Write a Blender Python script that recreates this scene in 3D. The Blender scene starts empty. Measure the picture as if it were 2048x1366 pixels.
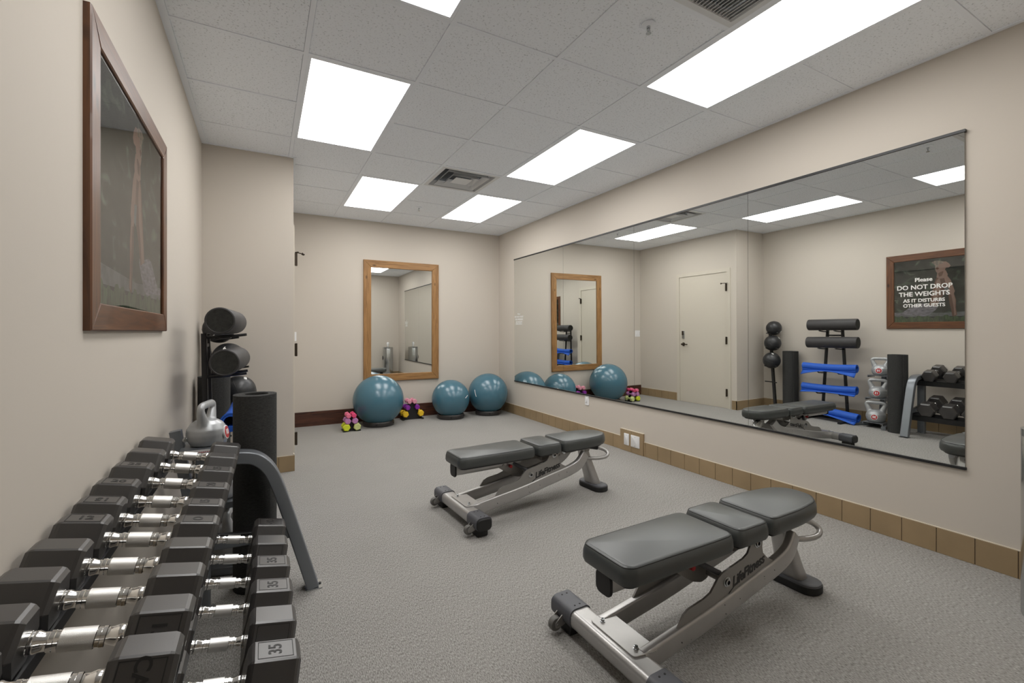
import bpy, bmesh, math, random
from mathutils import Vector, Matrix
random.seed(7)
PI = math.pi
SC = bpy.context.scene
COL = SC.collection

# ------------------------------------------------------------------ materials
def _new(name):
    m = bpy.data.materials.new(name); m.use_nodes = True
    nt = m.node_tree; b = nt.nodes['Principled BSDF']
    return m, nt, b
def lin(r, g, b):
    f = lambda c: (c/255/12.92) if c/255 <= .04045 else ((c/255+.055)/1.055)**2.4
    return (f(r), f(g), f(b), 1)
def mat(name, col, rough=.5, metal=0., spec=.5, coat=0., noise=0., nscale=40., bump=0., bscale=200., stretch=(1,1,1), dist=.002):
    m, nt, b = _new(name)
    b.inputs['Base Color'].default_value = col
    b.inputs['Roughness'].default_value = rough
    b.inputs['Metallic'].default_value = metal
    b.inputs['Specular IOR Level'].default_value = spec
    b.inputs['Coat Weight'].default_value = coat; b.inputs['Coat Roughness'].default_value = rough
    if noise or bump:
        tc = nt.nodes.new('ShaderNodeTexCoord'); mp = nt.nodes.new('ShaderNodeMapping')
        mp.inputs['Scale'].default_value = stretch
        nt.links.new(tc.outputs['Object'], mp.inputs['Vector'])
    if noise:
        n = nt.nodes.new('ShaderNodeTexNoise'); n.inputs['Scale'].default_value = nscale; n.inputs['Detail'].default_value = 5
        nt.links.new(mp.outputs[0], n.inputs['Vector'])
        r = nt.nodes.new('ShaderNodeValToRGB')
        r.color_ramp.elements[0].position = .3; r.color_ramp.elements[1].position = .7
        r.color_ramp.elements[0].color = tuple(c*(1-noise) for c in col[:3])+(1,)
        r.color_ramp.elements[1].color = tuple(min(1, c*(1+noise)) for c in col[:3])+(1,)
        nt.links.new(n.outputs['Fac'], r.inputs['Fac']); nt.links.new(r.outputs['Color'], b.inputs['Base Color'])
    if bump:
        n2 = nt.nodes.new('ShaderNodeTexNoise'); n2.inputs['Scale'].default_value = bscale; n2.inputs['Detail'].default_value = 3
        nt.links.new(mp.outputs[0], n2.inputs['Vector'])
        bp = nt.nodes.new('ShaderNodeBump'); bp.inputs['Strength'].default_value = bump; bp.inputs['Distance'].default_value = dist
        nt.links.new(n2.outputs['Fac'], bp.inputs['Height']); nt.links.new(bp.outputs['Normal'], b.inputs['Normal'])
    return m
def wood(name, c1, c2, axis, rough=.5, knots=True, coat=.0):
    m, nt, b = _new(name)
    tc = nt.nodes.new('ShaderNodeTexCoord'); mp = nt.nodes.new('ShaderNodeMapping')
    s = [22., 22., 22.]; s[axis] = 1.6
    mp.inputs['Scale'].default_value = s
    nt.links.new(tc.outputs['Object'], mp.inputs['Vector'])
    n = nt.nodes.new('ShaderNodeTexNoise'); n.inputs['Scale'].default_value = 2.2; n.inputs['Detail'].default_value = 8; n.inputs['Distortion'].default_value = 1.2
    nt.links.new(mp.outputs[0], n.inputs['Vector'])
    r = nt.nodes.new('ShaderNodeValToRGB')
    r.color_ramp.elements[0].position = .32; r.color_ramp.elements[1].position = .68
    r.color_ramp.elements[0].color = c1; r.color_ramp.elements[1].color = c2
    nt.links.new(n.outputs['Fac'], r.inputs['Fac'])
    out = r.outputs['Color']
    if knots:
        v = nt.nodes.new('ShaderNodeTexVoronoi'); v.inputs['Scale'].default_value = 5.2
        mp2 = nt.nodes.new('ShaderNodeMapping'); s2 = [1.6]*3; s2[axis] = .8
        mp2.inputs['Scale'].default_value = s2
        nt.links.new(tc.outputs['Object'], mp2.inputs['Vector']); nt.links.new(mp2.outputs[0], v.inputs['Vector'])
        kr = nt.nodes.new('ShaderNodeValToRGB'); kr.color_ramp.elements[0].position = .04; kr.color_ramp.elements[1].position = .15
        nt.links.new(v.outputs['Distance'], kr.inputs['Fac'])
        mx = nt.nodes.new('ShaderNodeMix'); mx.data_type = 'RGBA'
        nt.links.new(kr.outputs['Color'], mx.inputs[0])
        mx.inputs[6].default_value = tuple(c*.35 for c in c1[:3])+(1,)
        nt.links.new(out, mx.inputs[7]); out = mx.outputs[2]
    nt.links.new(out, b.inputs['Base Color'])
    b.inputs['Roughness'].default_value = rough; b.inputs['Coat Weight'].default_value = coat
    return m

M = {}
M['wall'] = mat('wall_paint', (.555, .508, .448, 1), .75, spec=.25, bump=.12, bscale=90, dist=.001)
M['doorpaint'] = mat('door_paint', (.57, .525, .45, 1), .5, spec=.3)
M['trimcream'] = mat('cream_caulk', (.62, .56, .46, 1), .6)
M['tile'] = mat('tan_base_tile', (.30, .215, .12, 1), .42, noise=.12, nscale=4)
M['grout'] = mat('dark_grout', (.15, .11, .075, 1), .9)
M['gridbar'] = mat('ceiling_grid_metal', (.87, .905, .96, 1), .7)
M['vent'] = mat('vent_paint', (.70, .71, .72, 1), .5)
M['plenum'] = mat('gap_black', (.03, .03, .03, 1), .9)
M['black'] = mat('black_plastic', (.012, .012, .013, 1), .45)
M['blackmetal'] = mat('black_powder_coat', (.010, .010, .011, 1), .4)
M['rubber'] = mat('head_rubber', (.034, .031, .030, 1), .34, spec=.8, coat=.3, bump=.06, bscale=300, dist=.0006)
M['rubberhi'] = mat('number_rubber', (.012, .011, .011, 1), .55)
M['wheelgrey'] = mat('wheel_grey', (.13, .125, .115, 1), .6)
M['footrubber'] = mat('foot_rubber', (.012, .012, .012, 1), .6)
M['chrome'] = mat('chrome', (.93, .92, .90, 1), .09, 1.0)
M['knurl'] = mat('knurled_steel', (.84, .83, .81, 1), .40, 1.0, bump=.6, bscale=1200, dist=.0006)
M['frame'] = mat('bench_silver_paint', (.44, .43, .42, 1), .34, .6, noise=.06, nscale=9)
M['plate'] = mat('bench_gunmetal', (.30, .29, .275, 1), .42, .5)
M['rackmetal'] = mat('rack_grey_paint', (.20, .215, .235, 1), .34, .45)
M['sleeve'] = mat('grey_sleeve', (.085, .087, .097, 1), .5)
M['vinyl'] = mat('pad_vinyl', (.048, .053, .052, 1), .37, spec=.7, bump=.10, bscale=420, dist=.0005)
M['seam'] = mat('pad_seam', (.008, .008, .008, 1), .6)
M['teal'] = mat('ball_teal', (.053, .145, .20, 1), .26, spec=.7)
M['ringplastic'] = mat('ring_plastic', (.035, .032, .032, 1), .3)
M['white'] = mat('white_plastic', (.78, .78, .79, 1), .4)
M['whiteprint'] = mat('white_vinyl_lettering', (.82, .82, .80, 1), .7)
M['roller'] = mat('roller_foam', (.040, .038, .039, 1), .55, spec=.4, bump=.15, bscale=400, dist=.0008)
M['rollerend'] = mat('roller_end_foam', (.022, .022, .019, 1), .85, noise=.35, nscale=60, bump=.4, bscale=90)
M['matgrey'] = mat('grey_mat_foam', (.042, .042, .041, 1), .85, spec=.2, noise=.3, nscale=90, stretch=(1,1,4), bump=.5, bscale=260, dist=.0015)
M['blue'] = mat('blue_mat', (.018, .10, .50, 1), .55, spec=.35)
M['medball'] = mat('medicine_ball_leather', (.020, .021, .023, 1), .38, spec=.55, bump=.15, bscale=90)
M['kettle'] = mat('kettle_silver', (.40, .41, .42, 1), .36, .35, noise=.05, nscale=20)
M['red'] = mat('red_print', (.42, .02, .025, 1), .5)
M['steel'] = mat('brushed_steel', (.55, .57, .58, 1), .22, 1.0)
M['brass'] = mat('bronze_hardware', (.055, .042, .03, 1), .38, .8)
M['pine'] = None
M['yellowgreen'] = mat('neon_yellow_vinyl', (.60, .66, .03, 1), .5)
M['palegreen'] = mat('pale_green_vinyl', (.55, .60, .24, 1), .5)
M['lilac'] = mat('lilac_vinyl', (.46, .20, .42, 1), .5)
M['pink'] = mat('pink_vinyl', (.74, .16, .27, 1), .5)
M['hotpink'] = mat('hot_pink_vinyl', (.72, .06, .18, 1), .5)
M['palepink'] = mat('pale_pink_vinyl', (.68, .28, .36, 1), .5)
M['purple'] = mat('purple_vinyl', (.22, .02, .30, 1), .4)
M['yellow'] = mat('yellow_vinyl', (.80, .50, .02, 1), .5)
M['pinewood_v'] = wood('honey_pine_upright', (.20, .095, .028, 1), (.36, .19, .065, 1), 2, .5)
M['pinewood_h'] = wood('honey_pine_rail', (.20, .095, .028, 1), (.36, .19, .065, 1), 0, .5)
M['darkwood_v'] = wood('stained_wood_upright', (.070, .025, .009, 1), (.15, .058, .021, 1), 2, .38, coat=.15)
M['darkwood_h'] = wood('stained_wood_rail', (.070, .025, .009, 1), (.15, .058, .021, 1), 1, .38, coat=.15)
M['boardwood'] = wood('dark_board', (.028, .010, .006, 1), (.095, .032, .016, 1), 0, .45)

def _carpet():
    m, nt, b = _new('carpet')
    tc = nt.nodes.new('ShaderNodeTexCoord'); mp = nt.nodes.new('ShaderNodeMapping'); mp.inputs['Scale'].default_value = (1, .30, 1)
    mp.inputs['Rotation'].default_value = (0, 0, .0)
    nt.links.new(tc.outputs['Object'], mp.inputs['Vector'])
    n = nt.nodes.new('ShaderNodeTexNoise'); n.inputs['Scale'].default_value = 300; n.inputs['Detail'].default_value = 4
    nt.links.new(mp.outputs[0], n.inputs['Vector'])
    r = nt.nodes.new('ShaderNodeValToRGB'); r.color_ramp.elements[0].position = .32; r.color_ramp.elements[1].position = .68
    r.color_ramp.elements[0].color = (.165, .157, .146, 1); r.color_ramp.elements[1].color = (.425, .412, .392, 1)
    nt.links.new(n.outputs['Fac'], r.inputs['Fac'])
    n2 = nt.nodes.new('ShaderNodeTexNoise'); n2.inputs['Scale'].default_value = 2.5; n2.inputs['Detail'].default_value = 3
    nt.links.new(tc.outputs['Object'], n2.inputs['Vector'])
    r2 = nt.nodes.new('ShaderNodeValToRGB'); r2.color_ramp.elements[0].color = (.93, .93, .93, 1); r2.color_ramp.elements[1].color = (1.05, 1.05, 1.05, 1)
    nt.links.new(n2.outputs['Fac'], r2.inputs['Fac'])
    mx = nt.nodes.new('ShaderNodeMix'); mx.data_type = 'RGBA'; mx.blend_type = 'MULTIPLY'; mx.inputs[0].default_value = 1
    nt.links.new(r.outputs['Color'], mx.inputs[6]); nt.links.new(r2.outputs['Color'], mx.inputs[7])
    nt.links.new(mx.outputs[2], b.inputs['Base Color'])
    b.inputs['Roughness'].default_value = .95; b.inputs['Specular IOR Level'].default_value = .1
    bp = nt.nodes.new('ShaderNodeBump'); bp.inputs['Strength'].default_value = .7; bp.inputs['Distance'].default_value = .004
    nt.links.new(n.outputs['Fac'], bp.inputs['Height']); nt.links.new(bp.outputs['Normal'], b.inputs['Normal'])
    return m
M['carpet'] = _carpet()
def _acoustic():
    m, nt, b = _new('acoustic_tile')
    tc = nt.nodes.new('ShaderNodeTexCoord')
    v = nt.nodes.new('ShaderNodeTexNoise'); v.inputs['Scale'].default_value = 95; v.inputs['Detail'].default_value = 3
    nt.links.new(tc.outputs['Object'], v.inputs['Vector'])
    r = nt.nodes.new('ShaderNodeValToRGB'); r.color_ramp.elements[0].position = .30; r.color_ramp.elements[1].position = .42
    r.color_ramp.elements[0].color = (.60, .63, .67, 1); r.color_ramp.elements[1].color = (.90, .935, .985, 1)
    nt.links.new(v.outputs['Fac'], r.inputs['Fac']); nt.links.new(r.outputs['Color'], b.inputs['Base Color'])
    b.inputs['Roughness'].default_value = .95; b.inputs['Specular IOR Level'].default_value = .1
    bp = nt.nodes.new('ShaderNodeBump'); bp.inputs['Strength'].default_value = .5; bp.inputs['Distance'].default_value = .003
    nt.links.new(r.outputs['Color'], bp.inputs['Height']); nt.links.new(bp.outputs['Normal'], b.inputs['Normal'])
    return m
M['acoustic'] = _acoustic()
def _mirror():
    m, nt, b = _new('mirror_silvering')
    b.inputs['Base Color'].default_value = (.86, .875, .86, 1); b.inputs['Metallic'].default_value = 1; b.inputs['Roughness'].default_value = 0
    return m
M['mirror'] = _mirror()
def _glass():
    m = bpy.data.materials.new('picture_glass'); m.use_nodes = True; nt = m.node_tree; nt.nodes.clear()
    o = nt.nodes.new('ShaderNodeOutputMaterial'); mx = nt.nodes.new('ShaderNodeMixShader')
    t = nt.nodes.new('ShaderNodeBsdfTransparent'); g = nt.nodes.new('ShaderNodeBsdfGlossy'); g.inputs['Roughness'].default_value = .015
    f = nt.nodes.new('ShaderNodeFresnel'); f.inputs['IOR'].default_value = 2.1
    nt.links.new(f.outputs[0], mx.inputs[0]); nt.links.new(t.outputs[0], mx.inputs[1]); nt.links.new(g.outputs[0], mx.inputs[2])
    nt.links.new(mx.outputs[0], o.inputs['Surface'])
    return m
M['glass'] = _glass()
LIGHT = 10.0
def _lamp():
    m = bpy.data.materials.new('prismatic_diffuser_lit'); m.use_nodes = True; nt = m.node_tree; nt.nodes.clear()
    o = nt.nodes.new('ShaderNodeOutputMaterial'); e = nt.nodes.new('ShaderNodeEmission')
    tc = nt.nodes.new('ShaderNodeTexCoord'); sp = nt.nodes.new('ShaderNodeSeparateXYZ')
    nt.links.new(tc.outputs['Object'], sp.inputs[0])
    w = nt.nodes.new('ShaderNodeMath'); w.operation = 'MULTIPLY'; w.inputs[1].default_value = 2*PI/.185
    nt.links.new(sp.outputs['X'], w.inputs[0])
    s = nt.nodes.new('ShaderNodeMath'); s.operation = 'COSINE'; nt.links.new(w.outputs[0], s.inputs[0])
    a = nt.nodes.new('ShaderNodeMath'); a.operation = 'MULTIPLY_ADD'; a.inputs[1].default_value = LIGHT*.12; a.inputs[2].default_value = LIGHT
    nt.links.new(s.outputs[0], a.inputs[0]); nt.links.new(a.outputs[0], e.inputs['Strength'])
    e.inputs['Color'].default_value = (1, .985, .96, 1)
    nt.links.new(e.outputs[0], o.inputs['Surface'])
    return m
M['lamp'] = _lamp()
def _photo():
    m, nt, b = _new('photo_backdrop')
    tc = nt.nodes.new('ShaderNodeTexCoord'); mp = nt.nodes.new('ShaderNodeMapping'); mp.inputs['Scale'].default_value = (1, 1, 1.5)
    nt.links.new(tc.outputs['Object'], mp.inputs['Vector'])
    n = nt.nodes.new('ShaderNodeTexNoise'); n.inputs['Scale'].default_value = 7; n.inputs['Detail'].default_value = 2; n.inputs['Distortion'].default_value = .6
    nt.links.new(mp.outputs[0], n.inputs['Vector'])
    r = nt.nodes.new('ShaderNodeValToRGB')
    e = r.color_ramp.elements; e[0].position = .40; e[0].color = (.030, .040, .030, 1); e[1].position = .74; e[1].color = (.26, .36, .25, 1)
    x = e.new(.58); x.color = (.055, .075, .055, 1)
    nt.links.new(n.outputs['Fac'], r.inputs['Fac']); nt.links.new(r.outputs['Color'], b.inputs['Base Color']); b.inputs['Roughness'].default_value = .6
    return m
M['photobg'] = _photo()
M['photograss'] = mat('photo_grass', (.17, .27, .12, 1), .6, noise=.5, nscale=60, stretch=(1, 1, .3))
M['photopath'] = mat('photo_pale_ground', (.42, .45, .46, 1), .6, noise=.3, nscale=18)
M['photoskin'] = mat('photo_skin', (.72, .50, .41, 1), .6)
M['photoshade'] = mat('photo_skin_tan', (.36, .19, .13, 1), .6)
M['photohair'] = mat('photo_hair', (.62, .53, .44, 1), .6, noise=.4, nscale=60)
M['photopants'] = mat('photo_trousers', (.56, .54, .62, 1), .6, noise=.45, nscale=16, stretch=(1, 1.5, 5))

# ------------------------------------------------------------------ mesh builder
class MB:
    def __init__(s): s.v = []; s.f = []; s.m = []; s.sm = []
    def add(s, vs, fs, mi=0, smooth=False, T=None):
        o = len(s.v)
        for p in vs:
            p = Vector(p)
            s.v.append(T @ p if T is not None else p)
        for f in fs:
            s.f.append([i+o for i in f]); s.m.append(mi); s.sm.append(smooth)
        return s
    def box(s, x0, x1, y0, y1, z0, z1, mi=0, bev=0, T=None):
        if not bev:
            vs = [(x, y, z) for x in (x0, x1) for y in (y0, y1) for z in (z0, z1)]
            fs = [(0,1,3,2), (4,6,7,5), (0,4,5,1), (2,3,7,6), (0,2,6,4), (1,5,7,3)]
            return s.add(vs, fs, mi, False, T)
        pts = rrect((x1-x0)/2, (y1-y0)/2, bev, 3)
        prof = [(bev, z0), (bev*.3, z0+bev*.3), (0, z0+bev), (0, z1-bev), (bev*.3, z1-bev*.3), (bev, z1)]
        C = Matrix.Translation(((x0+x1)/2, (y0+y1)/2, 0))
        return s.slab(pts, prof, mi, True, (T @ C) if T is not None else C)
    def slab(s, outline, prof, mi=0, smooth=True, T=None):
        """outline: CCW list of (x,y); prof: list of (inset, z) from bottom to top"""
        n = len(outline); nr = []
        for i in range(n):
            a, b, c = Vector(outline[i-1]), Vector(outline[i]), Vector(outline[(i+1) % n])
            e1 = (b-a); e2 = (c-b)
            n1 = Vector((-e1.y, e1.x)); n2 = Vector((-e2.y, e2.x))
            if n1.length > 1e-9: n1.normalize()
            if n2.length > 1e-9: n2.normalize()
            q = n1+n2
            q = q/max(q.length_squared/2, .3) if q.length > 1e-6 else n1
            nr.append(q)
        vs = []; fs = []
        for (ins, z) in prof:
            for p, q in zip(outline, nr): vs.append((p[0]+q.x*ins, p[1]+q.y*ins, z))
        for k in range(len(prof)-1):
            for i in range(n):
                j = (i+1) % n
                fs.append((k*n+i, k*n+j, (k+1)*n+j, (k+1)*n+i))
        s.add(vs, fs, mi, smooth, T)
        o = len(s.v)-len(vs)
        s.f.append([o+i for i in range(n)][::-1]); s.m.append(mi); s.sm.append(False)
        k = (len(prof)-1)*n
        s.f.append([o+k+i for i in range(n)]); s.m.append(mi); s.sm.append(False)
        return s
    def lathe(s, prof, n=24, mi=0, T=None, smooth=True, mats=None, cap=True):
        """prof: (r,h) along +Z"""
        vs = []; k = len(prof)
        for (r, h) in prof:
            for i in range(n):
                a = 2*PI*i/n; vs.append((r*math.cos(a), r*math.sin(a), h))
        o = len(s.v); s.add(vs, [], mi, smooth, T)
        for q in range(k-1):
            for i in range(n):
                j = (i+1) % n
                s.f.append([o+q*n+i, o+q*n+j, o+(q+1)*n+j, o+(q+1)*n+i]); s.m.append(mats[q] if mats else mi); s.sm.append(smooth)
        if cap:
            if prof[0][0] > 1e-5: s.f.append([o+i for i in range(n)][::-1]); s.m.append(mats[0] if mats else mi); s.sm.append(False)
            if prof[-1][0] > 1e-5: s.f.append([o+(k-1)*n+i for i in range(n)]); s.m.append(mats[-1] if mats else mi); s.sm.append(False)
        return s
    def sweep(s, path, prof, mi=0, closed=False, up=(0, 0, 1), smooth=True, T=None, scales=None, cap=True):
        """prof: CCW list of (a,b): a along side, b along local up"""
        P = [Vector(p) for p in path]; n = len(P); k = len(prof); vs = []
        up = Vector(up)
        for i in range(n):
            if closed: t = P[(i+1) % n]-P[i-1]
            elif i == 0: t = P[1]-P[0]
            elif i == n-1: t = P[-1]-P[-2]
            else: t = (P[i+1]-P[i]).normalized()+(P[i]-P[i-1]).normalized()
            t.normalize()
            side = t.cross(up)
            if side.length < 1e-4: side = t.cross(Vector((1, 0, 0)))
            side.normalize(); u = side.cross(t).normalized()
            sc = scales[i] if scales else 1
            sc = sc if isinstance(sc, tuple) else (sc, sc)
            for a, b in prof: vs.append(P[i]+side*a*sc[0]+u*b*sc[1])
        o = len(s.v); s.add(vs, [], mi, smooth, T)
        for i in range(n if closed else n-1):
            j = (i+1) % n
            for q in range(k):
                r = (q+1) % k
                s.f.append([o+i*k+q, o+j*k+q, o+j*k+r, o+i*k+r]); s.m.append(mi); s.sm.append(smooth)
        if not closed and cap:
            s.f.append([o+q for q in range(k)]); s.m.append(mi); s.sm.append(False)
            s.f.append([o+(n-1)*k+q for q in range(k)][::-1]); s.m.append(mi); s.sm.append(False)
        return s
    def tube(s, path, r, n=10, **kw): return s.sweep(path, circ(r, n), **kw)
    def cyl(s, p0, p1, r, n=16, mi=0, smooth=True): return s.sweep([p0, p1], circ(r, n), mi=mi, smooth=smooth, up=(0, 0, 1) if abs((Vector(p1)-Vector(p0)).normalized().z) < .9 else (1, 0, 0))
    def plate(s, pts, axis, c0, c1, mi=0, T=None):
        """extrude a polygon given in the two remaining axes"""
        n = len(pts)
        def mk(p, c):
            return {'x': (c, p[0], p[1]), 'y': (p[0], c, p[1]), 'z': (p[0], p[1], c)}[axis]
        vs = [mk(p, c0) for p in pts]+[mk(p, c1) for p in pts]
        fs = [list(range(n))[::-1], [n+i for i in range(n)]]+[(i, (i+1) % n, n+(i+1) % n, n+i) for i in range(n)]
        return s.add(vs, fs, mi, False, T)
    def text(s, txt, size, T, mi=0, depth=.0006, align='CENTER', shear=0., bold=0., space=1.):
        cu = bpy.data.curves.new('tmp_text', 'FONT'); cu.body = txt; cu.size = size; cu.extrude = depth; cu.align_x = align; cu.align_y = 'CENTER'
        cu.shear = shear; cu.offset = bold; cu.resolution_u = 3; cu.space_character = space
        ob = bpy.data.objects.new('tmp_text', cu)
        me = bpy.data.meshes.new_from_object(ob)
        s.add([v.co for v in me.vertices], [tuple(p.vertices) for p in me.polygons], mi, False, T)
        bpy.data.objects.remove(ob); bpy.data.curves.remove(cu); bpy.data.meshes.remove(me)
        return s
    def mesh(s, name, mats, fixn=True):
        me = bpy.data.meshes.new(name)
        me.from_pydata([tuple(v) for v in s.v], [], s.f)
        for q in mats: me.materials.append(q)
        me.polygons.foreach_set('material_index', s.m)
        me.polygons.foreach_set('use_smooth', s.sm)
        if fixn:
            bm = bmesh.new(); bm.from_mesh(me)
            bmesh.ops.recalc_face_normals(bm, faces=bm.faces[:]); bm.to_mesh(me); bm.free()
        if any(s.sm):
            try: me.set_sharp_from_angle(angle=math.radians(38))
            except Exception: pass
        me.update()
        return me
    def obj(s, name, mats, parent=None, loc=None, fixn=True):
        if not isinstance(mats, (list, tuple)): mats = [mats]
        o = bpy.data.objects.new(name, s.mesh(name, mats, fixn)); COL.objects.link(o)
        if parent is not None: o.parent = parent
        if loc is not None: o.location = loc
        return o
def circ(r, n=12): return [(r*math.cos(2*PI*i/n), r*math.sin(2*PI*i/n)) for i in range(n)]
def rrect(hx, hy, r, n=4):
    r = min(r, hx*.999, hy*.999); out = []
    for cx, cy, a0 in ((hx-r, hy-r, 0), (-hx+r, hy-r, PI/2), (-hx+r, -hy+r, PI), (hx-r, -hy+r, 1.5*PI)):
        for i in range(n+1):
            a = a0+PI/2*i/n; out.append((cx+r*math.cos(a), cy+r*math.sin(a)))
    return out
def roundpoly(pts, rad, n=4):
    """CCW polygon with rounded corners; rad number or list"""
    out = []; N = len(pts)
    for i in range(N):
        r = rad[i] if isinstance(rad, (list, tuple)) else rad
        a, b, c = Vector(pts[i-1]), Vector(pts[i]), Vector(pts[(i+1) % N])
        d1 = (a-b); d2 = (c-b); r = min(r, d1.length*.45, d2.length*.45)
        p, q = b+d1.normalized()*r, b+d2.normalized()*r
        if r < 1e-6: out.append(tuple(b)); continue
        for k in range(n+1):
            t = k/n; out.append(tuple(p*(1-t)**2+b*2*t*(1-t)+q*t*t))
    return out
def smooth_path(pts, n=6):
    """Catmull-Rom through points"""
    P = [Vector(p) for p in pts]; out = []
    for i in range(len(P)-1):
        p0 = P[max(i-1, 0)]; p1 = P[i]; p2 = P[i+1]; p3 = P[min(i+2, len(P)-1)]
        for k in range(n):
            t = k/n
            out.append(.5*((2*p1)+(p2-p0)*t+(2*p0-5*p1+4*p2-p3)*t*t+(3*p1-p0-3*p2+p3)*t**3))
    out.append(P[-1]); return out
def thing(name, label, cat, loc=(0, 0, 0), rz=0, group=None):
    o = bpy.data.objects.new(name, None); COL.objects.link(o); o.empty_display_size = .05
    o.location = loc; o.rotation_euler = (0, 0, rz)
    return tag(o, label, cat, group)
def tag(o, label, cat, group=None):
    o['label'] = label; o['category'] = cat
    if group: o['group'] = group
    return o
def struct(o, label=None):
    o['kind'] = 'structure'
    if label: o['label'] = label
    return o
def voxel(o, size, smooth=6):
    """blend overlapping shells of an object into one continuous skin"""
    r = o.modifiers.new('r', 'REMESH'); r.mode = 'VOXEL'; r.voxel_size = size
    s = o.modifiers.new('s', 'SMOOTH'); s.iterations = smooth; s.factor = .5
    dg = bpy.context.evaluated_depsgraph_get()
    me = bpy.data.meshes.new_from_object(o.evaluated_get(dg))
    o.modifiers.clear(); old = o.data; mt = list(old.materials)
    o.data = me; me.materials.clear()
    for q in mt: me.materials.append(q)
    me.polygons.foreach_set('use_smooth', [True]*len(me.polygons)); me.name = o.name
    bpy.data.meshes.remove(old)
RX = lambda a: Matrix.Rotation(a, 4, 'X')
RY = lambda a: Matrix.Rotation(a, 4, 'Y')
RZ = lambda a: Matrix.Rotation(a, 4, 'Z')
TR = lambda x, y, z: Matrix.Translation((x, y, z))
def basis(o, ex, ey):
    """matrix whose local x,y map to ex,ey at o"""
    ex = Vector(ex).normalized(); ey = Vector(ey).normalized(); ez = ex.cross(ey)
    m = Matrix.Identity(4)
    for i, e in enumerate((ex, ey, ez)):
        for r in range(3): m[r][i] = e[r]
    return TR(*o) @ m

# ------------------------------------------------------------------ room
XL, XR, YB, YA, XD, CH = -.43, 3.2256, 6.324, 4.35, .228, 2.70
YN, XN = .30, 1.55          # near wall, and where the entry passage the picture is taken from opens
T = .6096; GX, GY = .2018, 2.6851

struct(MB().box(-.6, 3.4, -1.5, 6.5, -.1, 0).obj('floor', M['carpet']), 'grey flecked carpet floor')
struct(MB().box(XL-.1, XL, -1.4, YB+.1, 0, CH+.1).obj('wall_left', M['wall']))
struct(MB().box(XR, XR+.1, -1.4, YB+.1, 0, CH+.1).obj('wall_right', M['wall']))
struct(MB().box(XL-.1, XR+.1, YB, YB+.1, 0, CH+.1).obj('wall_back', M['wall']))
struct(MB().box(XL-.05, XD, YA, YB+.05, 0, CH+.05).obj('wall_corner', M['wall']), 'beige wall block that boxes out the corner beside the door')
struct(MB().box(XN, XR+.05, -1.4, YN, 0, CH+.05).obj('wall_front', M['wall']))
struct(MB().box(XL-.1, XR+.1, -1.5, -1.4, 0, CH+.1).obj('wall_entry', M['wall']))

# ceiling: lay-in grid with acoustic panels; the cells of the fixtures stay open
lights = [('L0', 0, -3), ('L1', 0, 0), ('L2', 3, 0), ('L3', 1, 3), ('L4', 3, 3), ('L5', 3, -3)]
open_cells = set()
for _, c, r in lights: open_cells |= {(c, r), (c, r+1)}
open_cells |= {(2, 2), (2, -3)}
cm = MB()
cm.box(XL-.1, XR+.1, -1.5, YB+.1, CH+.16, CH+.2, 1)
for c in range(-2, 6):
    for r in range(-8, 7):
        if (c, r) in open_cells: continue
        x0, x1 = GX+c*T, GX+(c+1)*T; y0, y1 = GY+r*T, GY+(r+1)*T
        x0, x1, y0, y1 = max(x0, XL-.02), min(x1, XR+.02), max(y0, -1.45), min(y1, YB+.02)
        if x1-x0 < .03 or y1-y0 < .03: continue
        z = CH+.003+random.random()*.0025
        cm.box(x0+.0135, x1-.0135, y0+.0135, y1-.0135, z, CH+.02, 0)
for c in range(-1, 6):
    x = GX+c*T
    if XL < x < XR: cm.box(x-.012, x+.012, -1.4, YB, CH, CH+.03, 2)
for r in range(-7, 7):
    y = GY+r*T
    for c in range(-2, 6):
        if any(c == lc and r == lr+1 for _, lc, lr in lights): continue
        u0, u1 = max(XL, GX+c*T), min(XR, GX+(c+1)*T)
        if y < YB and u1 > u0: cm.box(u0, u1, y-.012, y+.012, CH+.0004, CH+.03, 2)
# wall angle
for a in ((XL, XL+.022, -1.4, YA), (XR-.022, XR, YN, YB), (XD, XD+.022, YA-.0, YB)):
    cm.box(a[0], a[1], a[2], a[3], CH-.0005, CH+.03, 2)
for a in ((XD, XR, YB-.022, YB), (XL, XD+.022, YA-.022, YA), (XN, XR, YN, YN+.022)):
    cm.box(a[0], a[1], a[2], a[3], CH-.0008, CH+.03, 2)
struct(cm.obj('ceiling', [M['acoustic'], M['plenum'], M['gridbar']]), 'grey acoustic tile ceiling on a lay-in grid')

# ceiling lights
LL = {'L0': 'lit ceiling light cut off by the top edge of the photo, near the left wall',
      'L1': 'lit ceiling light above the yoga picture, beside the left wall',
      'L2': 'lit ceiling light over the far bench, right of the square air diffuser',
      'L3': 'lit ceiling light near the back wall above the pine framed mirror',
      'L4': 'lit ceiling light near the back right corner above the small blue ball',
      'L5': 'largest lit ceiling light, over the near bench beside the wall mirror'}
for n, c, r in lights:
    cx, cy = GX+(c+.5)*T, GY+(r+1)*T
    t = thing('ceiling_light', LL[n], 'ceiling light', (cx, cy, CH), 0, 'fluorescent lay-in ceiling lights')
    f = MB(); hx, hy = T/2-.0125, T-.0125; w = .0175
    for a in ((-hx, hx, -hy, -hy+w), (-hx, hx, hy-w, hy), (-hx, -hx+w, -hy+w, hy-w), (hx-w, hx, -hy+w, hy-w)):
        f.box(a[0], a[1], a[2], a[3], .001, .03, 0)
    f.box(-hx, hx, -hy, hy, .09, .095, 0)
    f.obj('light_frame', M['gridbar'], t)
    MB().box(-hx+w, hx-w, -hy+w, hy-w, .004, .010).obj('diffuser', M['lamp'], t)

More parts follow.
